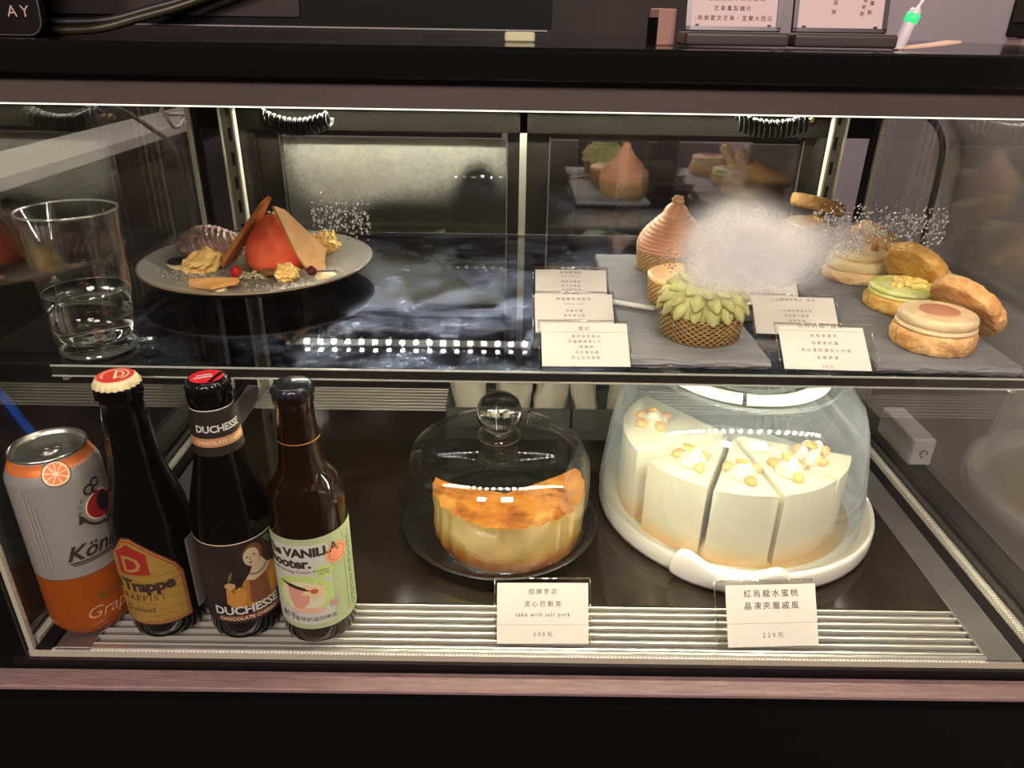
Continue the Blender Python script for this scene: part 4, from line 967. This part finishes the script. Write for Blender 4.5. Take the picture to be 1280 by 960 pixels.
def shell_mat(nm, c1, c2, sc):
    m, t, out = nt(nm); b = nd(t, 'ShaderNodeBsdfPrincipled'); lk(t, b.outputs[0], out.inputs[0]); b.inputs['Roughness'].default_value = .5
    tc = nd(t, 'ShaderNodeTexCoord'); s = nd(t, 'ShaderNodeSeparateXYZ'); lk(t, tc.outputs['Object'], s.inputs[0])
    a = mth(t, 'MULTIPLY', mth(t, 'ARCTAN2', s.outputs[1], s.outputs[0]), 34)
    z = mth(t, 'MULTIPLY', s.outputs[2], 1450)
    w1 = mth(t, 'SINE', mth(t, 'ADD', a, z)); w2 = mth(t, 'SINE', mth(t, 'SUBTRACT', a, z))
    f = mth(t, 'MAXIMUM', w1, w2)
    lk(t, ramp(t, f, [(.25, c1), (.95, c2)]), b.inputs['Base Color'])
    bp = nd(t, 'ShaderNodeBump'); bp.inputs['Distance'].default_value = .0007; lk(t, f, bp.inputs['Height']); lk(t, bp.outputs[0], b.inputs['Normal'])
    return m
def shell(parent, m, r=.0335, h=.022, fill=None, filln=None):
    bm = bmesh.new(); lathe(bm, [(0, 0), (r-.002, 0), (r-.0006, .001), (r+.0012, h-.001), (r+.0010, h), (r-.0015, h), (r-.0022, h-.003), (0, h-.003)], 72); obj('tart_shell', bm, m, parent)
# green tart with piped petals
t = thing('green_tart', 'tart piped with pale green pistachio petals, front of the slate', 'tart', (.1585, .140, ZB))
shell(t, shell_mat('brown_lattice_shell', (.15, .075, .018), (.42, .26, .08), 1))
bm = bmesh.new(); lathe(bm, [(.032, .020), (.033, .026), (.028, .038), (.018, .047), (0, .051)], 40); pet_m = mat('pistachio_cream', (.43, .41, .155), .55, col2=(.50, .48, .20), ns=60, sub=.1); obj('cream_core', bm, pet_m, t)
bm = bmesh.new(); bmesh.ops.create_uvsphere(bm, u_segments=14, v_segments=9, radius=1)
for v in bm.verts:
    u = (v.co.x+1)/2; wv = 1.0-.55*u**2.2
    v.co = Vector((v.co.x*.0085, v.co.y*.0062*wv, v.co.z*.0052*wv))
    v.co.z += .0010*math.sin(u*PI)+abs(v.co.y)*-.1
bmesh.ops.recalc_face_normals(bm, faces=bm.faces); pme = bpy.data.meshes.new('cream_petal'); bm.to_mesh(pme); bm.free(); pme.materials.append(pet_m); pme.shade_smooth()
for ring, (rr, zz, cnt, tilt) in enumerate(((.0310, .0270, 16, 44), (.0290, .0345, 14, 22), (.0225, .0415, 11, 2), (.0145, .0470, 8, -22), (.0050, .0500, 4, -50))):
    for k in range(cnt):
        a = 2*PI*(k+.5*(ring % 2))/cnt+random.uniform(-.06, .06)
        o = bpy.data.objects.new('cream_petal', pme); C.objects.link(o); o.parent = t
        sc = random.uniform(.9, 1.12)
        M = Matrix.Translation((rr*math.cos(a), rr*math.sin(a), zz)) @ Matrix.Rotation(a, 4, 'Z') @ Matrix.Rotation(R(tilt), 4, 'Y') @ Matrix.Rotation(random.uniform(-.2, .2), 4, 'X') @ Matrix.Diagonal((sc*1.12, sc*1.12, sc, 1))
        o.matrix_local = M
# orange tart
t = thing('orange_tart', 'apricot coloured tart with a smooth cream fold, between the green and pink tarts', 'tart', (.1620, .2235, ZB))
shell(t, shell_mat('golden_lattice_shell', (.42, .19, .04), (.66, .38, .12), 1))
apr = mat('apricot_cream', (.90, .52, .24), .45, sub=.12)
bm = bmesh.new(); lathe(bm, [(.0345, .0215), (.0350, .0240), (.0325, .0255), (.0300, .0238), (.012, .0236), (0, .0238)], 64); obj('cream_top', bm, apr, t)
bm = bmesh.new()
n = 20; rows = []
for i in range(n+1):
    u = i/n; x = -.020+.040*u; y = -.020+.026*u; hh = .0240+.021*u**1.3*(1-max(0, u-.85)*3.2); wd = .004+.013*u*(1-.25*u)
    rows.append([bm.verts.new((x+wd*.55*k, y-wd*k*.8, .0225+(hh-.0225)*(1-abs(k)**1.25))) for k in (-1, -.66, -.33, -.1, .1, .33, .66, 1)])
for a, b in zip(rows, rows[1:]):
    for k in range(7): bm.faces.new((a[k], a[k+1], b[k+1], b[k]))
bm.faces.new(rows[-1]); bm.faces.new(rows[0][::-1]); obj('cream_fold', bm, apr, t)
# pink chestnut tart
t = thing('pink_tart', 'tall tart piped with coiled salmon-pink cream to a peak, rear of the slate', 'tart', (.1685, .322, ZB))
shell(t, MATS.get('x') or shell_mat('pale_lattice_shell', (.52, .28, .09), (.74, .46, .18), 1), .0355, .022)
bm = bmesh.new(); prof = [(.034, .019)]; z = .022; r = .0362
rings_ = [.0370, .0372, .0362, .0345, .0322, .0295, .0262, .0226, .0188, .0150]
for i, rr in enumerate(rings_):
    for q in range(5):
        a = -PI/2+PI*q/4; prof.append((rr-.0016+.0016*math.cos(a), z+.0019+.0019*math.sin(a)))
    z += .0036
prof += [(.0125, z+.001), (.0118, z+.004), (.0105, z+.0065), (.0075, z+.0095), (.0035, z+.012), (0, z+.0125)]
lathe(bm, prof, 64)
for v in bm.verts:
    a = math.atan2(v.co.y, v.co.x); v.co.z += .0010*math.sin(a+.6)*(1 if .022 < v.co.z < .058 else 0); v.co.x += .001*noise.noise(v.co*50)
obj('cream_coil', bm, mat('salmon_cream', (.90, .44, .27), .5, col2=(.92, .50, .32), ns=40, sub=.1), t)
bm = bmesh.new(); lump(bm, (.001, 0, z+.013), (.0065, .0055, .0052), 4, .45, sub=3); obj('peak', bm, mat('peak_cream', (.86, .47, .27), .5), t)

# filled biscuits (dacquoise)
def bisc_mat(nm, a, b): return mat(nm, a, .75, col2=b, ns=80, bump=.0035, bs=170, bd=8)
bA = bisc_mat('biscuit_golden', (.60, .29, .08), (.74, .45, .18)); bB = bisc_mat('biscuit_green', (.52, .25, .055), (.64, .40, .11)); bC = bisc_mat('biscuit_pale', (.66, .42, .18), (.74, .52, .27)); bD = bisc_mat('biscuit_brown', (.52, .23, .06), (.72, .44, .18))
def disc(bm, r, z0, z1, seed, amp=.0014, dome=0):
    h = z1-z0; k = 10
    pr = [(0, z0), (r*.75, z0), (r-.003, z0)]+[(r-.003+.003*math.sin(PI*q/k), z0+h*.5-h*.5*math.cos(PI*q/k)) for q in range(1, k)]+[(r-.003, z1), (r*.75, z1+dome*.5), (r*.4, z1+dome), (0, z1+dome)]
    s = len(bm.verts); lathe(bm, pr, 110)
    bm.verts.ensure_lookup_table(); off = Vector((seed*4.1, seed*1.3, 0))
    for v in bm.verts[s:]:
        d = Vector((v.co.x, v.co.y, 0)); d = d.normalized() if d.length > 1e-5 else Vector((0, 0, 1))
        v.co += d*amp*(.8*noise.noise(v.co*110+off)+.7*noise.noise(v.co*330+off)+.5*noise.noise(v.co*800+off)) + Vector((0, 0, amp*(.5*noise.noise(v.co*140+off)+.45*noise.noise(v.co*520+off))))
def biscuit(label, x, y, m, creamm, h, seed):
    t = thing('filled_biscuit', label, 'biscuit', (x, y, ZB), (0, 0, seed), 'filled dacquoise biscuits on the right slate')
    bm = bmesh.new(); disc(bm, .0320, 0, h, seed); obj('biscuit', bm, m, t)
    return t
def lid(label, x, y, z, ry, rx, m, seed, r=.032, h=.013):
    t = thing('biscuit_lid', label, 'biscuit', (x, y, z), (R(rx), R(ry), 0), 'biscuit lids on the right slate')
    bm = bmesh.new(); disc(bm, r, -h/2, h/2, seed, .0016, .0012); obj('biscuit', bm, m, t); return t
# 4: earl grey, front
t = biscuit('brown filled biscuit with a beige cream ring and pink centre, front of the slate', .3440, .1235, bD, None, .0165, 1)
bm = bmesh.new(); disc(bm, .0305, .0160, .0205, 2, .0004); disc(bm, .0295, .0195, .0285, 3, .0004, .0005); obj('cream_ring', bm, mat('speckled_cream', (.56, .40, .21), .6, col2=(.66, .50, .30), ns=120), t)
bm = bmesh.new(); lathe(bm, [(.0145, .0286), (.0150, .0296), (.0138, .0300), (0, .0302)], 32); obj('jelly_centre', bm, mat('pink_jelly', (.46, .20, .12), .2), t)
lid('brown biscuit lid leaning against the right of the front filled biscuit', .3800, .146, ZB+.0255, 47, -16, bD, 9)
# 3: matcha
t = biscuit('filled biscuit with layered pale green matcha cream, second from the front', .3600, .2105, bB, None, .014, 4)
bm = bmesh.new(); disc(bm, .0300, .0135, .0175, 5, .0006); disc(bm, .0298, .0172, .0225, 6, .0010); obj('cream_layer', bm, mat('matcha_cream', (.62, .62, .28), .5, col2=(.46, .48, .10), ns=70), t)
bm = bmesh.new()
for k in range(34): lump(bm, (random.uniform(-.018, .016), random.uniform(-.010, .014), .0228+random.uniform(0, .002)), (random.uniform(.0022, .0042), .0034, .0026), k, .6, sub=2)
obj('crumble', bm, mat('yellow_crumble', (.76, .55, .16), .6), t)
lid('green-brown biscuit lid leaning steeply behind the matcha biscuit', .3800, .2330, ZB+.0285, 52, -22, bB, 10)
# 2: pale one in the fog
t = biscuit('filled biscuit with a thick swirl of pale cream behind the matcha biscuit', .3550, .3010, bC, None, .012, 6)
bm = bmesh.new(); disc(bm, .0315, .0115, .0230, 8, .0010); disc(bm, .0270, .0225, .0300, 9, .0010, .001); obj('cream_swirl', bm, mat('ivory_cream', (.70, .55, .30), .5), t)
bm = bmesh.new(); lump(bm, (.012, -.006, .0330), (.0040, .0022, .0045), 2, .3, sub=2); obj('caramel_drop', bm, mat('caramel', (.30, .13, .02), .25), t)
lid('pale biscuit lid leaning to the right of the ivory cream biscuit', .3830, .3220, ZB+.0280, 47, -15, bA, 11)
# 1: rear
t = biscuit('tall filled biscuit at the rear right of the shelf beneath a tilted lid', .3440, .4080, bC, None, .016, 8)
bm = bmesh.new(); disc(bm, .0300, .0155, .0330, 10, .0006); obj('cream_ring', bm, mat('beige_cream', (.66, .49, .27), .5), t)
bm = bmesh.new()
for k in range(6): lump(bm, (random.uniform(-.010, .008), random.uniform(-.012, -.002), .0355), (.0048, .0038, .0030), k, .4, sub=2)
obj('fruit_cubes', bm, mat('yellow_fruit', (.86, .58, .14), .3), t)
lid('biscuit lid tilted on top of the rear filled biscuit', .3525, .4200, ZB+.0485, 14, -8, bA, 12, .031, .014)
t = thing('rear_macaron', 'rosy round biscuit almost hidden at the rear right behind the fog', 'biscuit', (.3790, .3720, ZB))
bm = bmesh.new(); disc(bm, .0150, 0, .020, 3, .0008); obj('biscuit', bm, bA, t)
bm = bmesh.new(); bmesh.ops.create_uvsphere(bm, u_segments=16, v_segments=10, radius=.0085); bmesh.ops.translate(bm, verts=bm.verts, vec=(-.002, .002, .0270)); obj('rose_berry', bm, mat('rose_berry', (.42, .12, .10), .4), t)
# white stick
bm = bmesh.new(); tube(bm, [(.0895, .2080, ZS+.0110), (.1300, .1905, ZS+.0108)], .0023, 10); tag(obj('white_stick', bm, white_pl), 'thin white plastic stick lying beside the orange tart', 'stick')

# condensation beads on the inside of the front pane (too many to count)
bm = bmesh.new(); rnd = random.Random(3)
def beads(n, x0, x1, z0, z1, s0, s1, y, flip=-1):
    for k in range(n):
        x = rnd.uniform(x0, x1); z = rnd.gauss((z0+z1)/2, (z1-z0)/3.2); s = rnd.uniform(s0, s1)
        u = (x-x0)/(x1-x0)
        r = bmesh.ops.create_icosphere(bm, subdivisions=1, radius=1)
        for v in r['verts']: v.co = Vector((x+v.co.x*s, y+flip*(-1)*0+v.co.y*s*.55, z+v.co.z*s*1.1))
beads(620, .186, .266, .347, .366, .0003, .0009, YF+.0027)
beads(260, .190, .217, .340, .352, .0003, .0008, YF+.0027)
beads(260, -.121, -.086, .346, .364, .0003, .0010, YF+.0027)
beads(70, .095, .115, .325, .340, .0003, .0008, YF+.0027)
o = obj('condensation_beads', bm, mat('water_bead', (.97, .97, .95), .06, trans=.8, ior=1.33)); stuff(o); tag(o, 'fine water beads of condensation on the front pane', 'condensation')

# ================================================================== ON TOP OF THE CASE
def menu_stand(label, x0, x1, y, yaw, lines, vert=False):
    wd = x1-x0; t = thing('menu_stand', label, 'menu stand', ((x0+x1)/2, y, ZT+.0002), (0, 0, R(yaw)), 'menu stands on the case')
    bxo('foot', (0, .006, .0045), (wd, .034, .0075), mat('stand_plastic', (.040, .030, .028), .4), t, .002, seg=3)
    M = Matrix.Translation((0, .006, .0085)) @ Matrix.Rotation(R(90-12), 4, 'X')
    w2 = wd-.004; h2 = .105
    bm = bmesh.new()
    for r_ in (rect(-w2/2, 0, w2/2, .0022), rect(-w2/2, h2-.003, w2/2, h2), rect(-w2/2, 0, -w2/2+.0026, h2), rect(w2/2-.0026, 0, w2/2, h2)): prism(bm, r_, .0035, M)
    obj('frame', bm, mat('stand_frame', (.030, .018, .018), .3), t, False)
    bm = bmesh.new(); prism(bm, rect(-w2/2+.0022, .0018, w2/2-.0022, h2-.002), .0012, M @ Matrix.Translation((0, 0, .0012))); obj('menu_sheet', bm, mat('menu_paper', (.47, .365, .34), .6), t, False)
    for dx in (-w2*.38, w2*.38):
        bm = bmesh.new(); prism(bm, rect(dx-.001, .0020, dx+.001, .0034), .0010, M @ Matrix.Translation((0, 0, .0022))); obj('clip', bm, black_satin, t, False)
    rm = mat('maroon_ink', (.13, .035, .04), .7)
    for s, x, y_, size, sp in lines: flat('lettering', text_bm(s, size, spacing=sp, shear=.0), M @ Matrix.Translation((x, y_, .0026)), rm, t)
    return t
menu_stand('left menu stand with three printed lines of Chinese on the case', .1020, .1632, .058, -1, [
    ('-新鮮愛文芒果・宜蘭大西瓜', .0, .0068, .0031, 1.45), ('芒果鳳梨糖片', -.001, .0122, .0031, 1.5), ('鳳梨馬斯卡邦冰淇淋', .001, .0176, .0031, 1.5), ('-伯爵茶戚風', 0, .0230, .0031, 1.5)])
menu_stand('right menu stand with vertical printed columns on the case', .1668, .2275, .058, -1, [
    ('淋', -.0045, .0112, .0030, 1), ('淇', -.0040, .0162, .0030, 1), ('冰', -.0035, .0212, .0030, 1), ('乾', .0128, .0104, .0027, 1), ('餅', .0134, .0142, .0027, 1), ('脆', .0140, .0180, .0027, 1), ('斯', .0172, .0112, .0030, 1), ('慕', .0180, .0162, .0030, 1)])
t = thing('cardboard_box', 'small pinkish-brown box standing left behind the left menu stand', 'box', (.094, .085, ZT), (0, 0, R(24)))
bxo('carton', (0, 0, .0105), (.013, .011, .021), mat('carton_brown', (.30, .165, .13), .6), t, .0006); bxo('black_side', (-.0072, 0, .008), (.0012, .010, .016), black_satin, t)
# POS terminal seen from behind
t = thing('pos_terminal', 'black rear of a low point-of-sale screen on the left of the case', 'screen', (-.165, .115, ZT))
bm = bmesh.new(); prism(bm, rrect(-.215, .0062, .190, .170, .004), .018, Matrix.Rotation(R(88), 4, 'X') @ Matrix.Translation((0, 0, -.009))); obj('housing', bm, mat('housing_black', (.005, .005, .005), .4, spec=.12), t, False)
M = Matrix.Rotation(R(88), 4, 'X') @ Matrix.Translation((0, 0, .0092))
bm = bmesh.new(); prism(bm, rrect(-.150, .0125, .0245, .150, .002), .0010, M); obj('rear_panel', bm, mat('rear_panel_grey', (.020, .015, .013), .6, spec=.3), t, False)
bm = bmesh.new(); prism(bm, rect(-.213, .0062, .187, .0072), .0012, M); obj('bezel_highlight', bm, mat('highlight_grey', (.50, .46, .44), .25, .8), t, False)  # pale strip standing in for the highlight along the lower bezel
bm = bmesh.new(); prism(bm, ell(.018, .028, .0035, .0035, 16), .0015, M); obj('screw_cover', bm, black_gloss, t, False)
bxo('stand_foot', (.169, .0, .0032), (.0200, .026, .0062), mat('foot_cream', (.46, .46, .26), .5), t, .001)
bxo('stand_foot', (-.19, .02, .0032), (.030, .026, .0062), MATS['foot_cream'], t, .001)
# black name plate with rounded corner
t = thing('counter_sign', 'black rounded sign with thin pale letters at the far left of the case', 'sign', (-.3060, .040, ZT))
M = Matrix.Rotation(R(85), 4, 'X')
bm = bmesh.new(); prism(bm, rrect(-.095, .0004, .0355, .080, .008), .006, M); obj('plate', bm, mat('sign_black', (.005, .004, .004), .35, spec=.15), t, False)
bm = bmesh.new()
tube(bm, [M @ Vector((x, y, .006)) for x, y in rrect(-.095, .0004, .0355, .080, .008)]+[M @ Vector((.0355, .072, .006))], .0005, 5); obj('edge_line', bm, mat('sign_edge', (.06, .04, .035), .3), t)
flat('lettering', text_bm('AY', .0085, spacing=1.45), M @ Matrix.Translation((.0235, .0125, .0063)), mat('sign_letter', (.34, .24, .20), .5), t)
# flat cable
bm = bmesh.new()
P = smoothpath([(-.318, .062, ZT+.0030), (-.290, .070, ZT+.0028), (-.262, .078, ZT+.0042), (-.238, .085, ZT+.0105), (-.205, .092, ZT+.0200), (-.160, .092, ZT+.036), (-.120, .092, ZT+.054)], 6)
tube(bm, P, .0028, 10); tag(obj('thick_cable', bm, mat('cable_olive', (.022, .018, .006), .35)), 'thick dark cable rising in front of the screen from the sign', 'cable')
bm = bmesh.new(); tube(bm, [p+Vector((.004, .0065, .0048)) for p in P], .0026, 10); tag(obj('thick_cable', bm, mat('cable_black', (.012, .011, .011), .4)), 'black cable lying just above the olive cable before the screen', 'cable')
# charger with green light
t = thing('charger', 'slim white charger with a glowing green light right of the menu stands', 'charger', (.2338, .060, ZT), (0, R(16), 0))
bm = bmesh.new(); lathe(bm, [(0, 0), (.0034, 0), (.0038, .001), (.0036, .022), (.0030, .0235), (0, .0238)], 20); obj('charger_body', bm, mat('charger_white', (.60, .55, .55), .4), t)
bm = bmesh.new(); lathe(bm, [(.0036, .0155), (.0041, .016), (.0041, .0205), (.0036, .021)], 20); obj('light_ring', bm, mat('green_light', (.02, .2, .08), .4, emit=(.05, .75, .22), es=.8), t)
bm = bmesh.new(); tube(bm, smoothpath([(0, 0, .0235), (.0015, 0, .030), (.0005, .001, .042), (.001, .001, .07)]), .0008, 8); obj('charger_cord', bm, mat('cord_white', (.75, .70, .70), .5), t)
bm = bmesh.new(); tube(bm, smoothpath([(.2350, .066, ZT+.0010), (.2400, .068, ZT+.0035), (.2440, .070, ZT+.0100), (.2465, .070, ZT+.018), (.2470, .070, ZT+.028), (.2490, .070, ZT+.060)]), .0006, 8); tag(obj('white_cable', bm, MATS['cord_white']), 'thin white cable hanging down right of the green-lit charger', 'cable')
t = thing('wooden_tray', 'thin pale wooden tray with an upturned end on the case behind the charger', 'tray', (.248, .062, ZT))
bm = bmesh.new()
rows = []
for i in range(13):
    u = i/12; x = -.018+.040*u; z = .0006+.0040*u**1.6
    rows.append([bm.verts.new((x, y, zz)) for y, zz in ((-.006, z), (.012, z), (.012, z+.0008+.0004*u), (-.006, z+.0008+.0004*u))])
for a, b in zip(rows, rows[1:]):
    for k in range(4): bm.faces.new((a[k], a[(k+1) % 4], b[(k+1) % 4], b[k]))
bm.faces.new(rows[0]); bm.faces.new(rows[-1][::-1]); obj('tray_sheet', bm, mat('tray_wood', (.60, .40, .27), .5), t, False)
# wall phone style handset on the right wall
t = thing('wall_reader', 'long black reader hanging on the lilac wall at the upper right', 'wall reader', (.5195, .395, .4585))
bxo('reader_body', (-.006, 0, .060), (.012, .034, .120), mat('reader_black', (.012, .011, .010), .35), t, .002)
bxo('reader_face', (-.0124, -.002, .062), (.0012, .020, .096), mat('reader_face', (.030, .026, .020), .3), t)
bxo('bracket', (-.005, 0, -.0035), (.010, .026, .006), mat('bracket_pink', (.30, .20, .18), .5), t)
# ================================================================== OUTSIDE THE SIDE PANES
t = thing('socket_box', 'white surface-mounted socket box low on the lilac wall right of the case', 'socket box', (.5195, .362, -.0195))
bxo('box_shell', (-.014, .022, .020), (.028, .085, .036), mat('socket_white', (.62, .57, .57), .4), t, .003, seg=2)
bxo('front_plate', (-.014, -.0212, .020), (.0265, .003, .034), mat('socket_plate', (.56, .50, .49), .4), t, .001)
bm = bmesh.new(); tube(bm, [(-.013+.004*math.cos(a), -.0235, .019+.005*math.sin(a)) for a in [k*PI/6 for k in range(10)]], .0008, 6); obj('plug_mark', bm, mat('plug_brown', (.14, .10, .09), .5), t)
bm = bmesh.new(); tube(bm, smoothpath([(.497, .53, .372), (.497, .50, .370), (.497, .475, .362), (.497, .455, .345), (.497, .448, .32), (.497, .446, .27), (.497, .448, .20), (.497, .50, .1), (.497, .54, .02), (.497, .545, -.015)]), .0036, 10); tag(obj('power_cable', bm, mat('power_black', (.018, .016, .018), .35)), 'black power cable hanging against the lilac wall outside the right pane', 'cable')
bm = bmesh.new(); tube(bm, smoothpath([(-.455, .10, .225), (-.450, .145, .168), (-.447, .168, .112), (-.440, .20, .05), (-.43, .26, -.016)]), .0040, 10); tag(obj('blue_cable', bm, mat('cable_blue', (.02, .10, .62), .4)), 'bright blue cable outside the left pane behind the can', 'cable')
t = thing('wall_shelf', 'long grey-white shelf board running back outside the left pane', 'shelf', (-.66, .88, .284))
bxo('board', (0, 0, 0), (.12, 1.25, .0145), mat('shelf_laminate', (.46, .47, .42), .5), t)
for y in (-.5, .1, .55): bxo('bracket', (-.30, y, -.006), (.60, .02, .006), black_satin, t)
bxo('lower_board', (-.06, .05, -.055), (.10, 1.1, .010), mat('lower_laminate', (.10, .10, .075), .5), t)
bm = bmesh.new(); tube(bm, smoothpath([(-.403, .474, .434), (-.408, .476, .400), (-.410, .481, .371), (-.410, .499, .3485), (-.410, .516, .3440), (-.410, .532, .3480), (-.410, .540, .3545), (-.410, .528, .3575), (-.410, .500, .3600), (-.413, .484, .3660)]), .0021, 8); tag(obj('white_hook_cord', bm, mat('hook_white', (.74, .74, .66), .5)), 'white loop of cord hanging outside the upper left pane', 'cord')
bm = bmesh.new(); tube(bm, smoothpath([(-.540, .55, .375), (-.505, .56, .362), (-.475, .58, .335), (-.455, .60, .30), (-.45, .605, .20), (-.45, .61, .08), (-.45, .61, -.017)]), .0030, 8); tag(obj('grey_cable', bm, mat('grey_cable_m', (.09, .085, .08), .3)), 'grey cable curving down outside the upper left pane', 'cable')
# kitchen things seen dimly through the rear doors
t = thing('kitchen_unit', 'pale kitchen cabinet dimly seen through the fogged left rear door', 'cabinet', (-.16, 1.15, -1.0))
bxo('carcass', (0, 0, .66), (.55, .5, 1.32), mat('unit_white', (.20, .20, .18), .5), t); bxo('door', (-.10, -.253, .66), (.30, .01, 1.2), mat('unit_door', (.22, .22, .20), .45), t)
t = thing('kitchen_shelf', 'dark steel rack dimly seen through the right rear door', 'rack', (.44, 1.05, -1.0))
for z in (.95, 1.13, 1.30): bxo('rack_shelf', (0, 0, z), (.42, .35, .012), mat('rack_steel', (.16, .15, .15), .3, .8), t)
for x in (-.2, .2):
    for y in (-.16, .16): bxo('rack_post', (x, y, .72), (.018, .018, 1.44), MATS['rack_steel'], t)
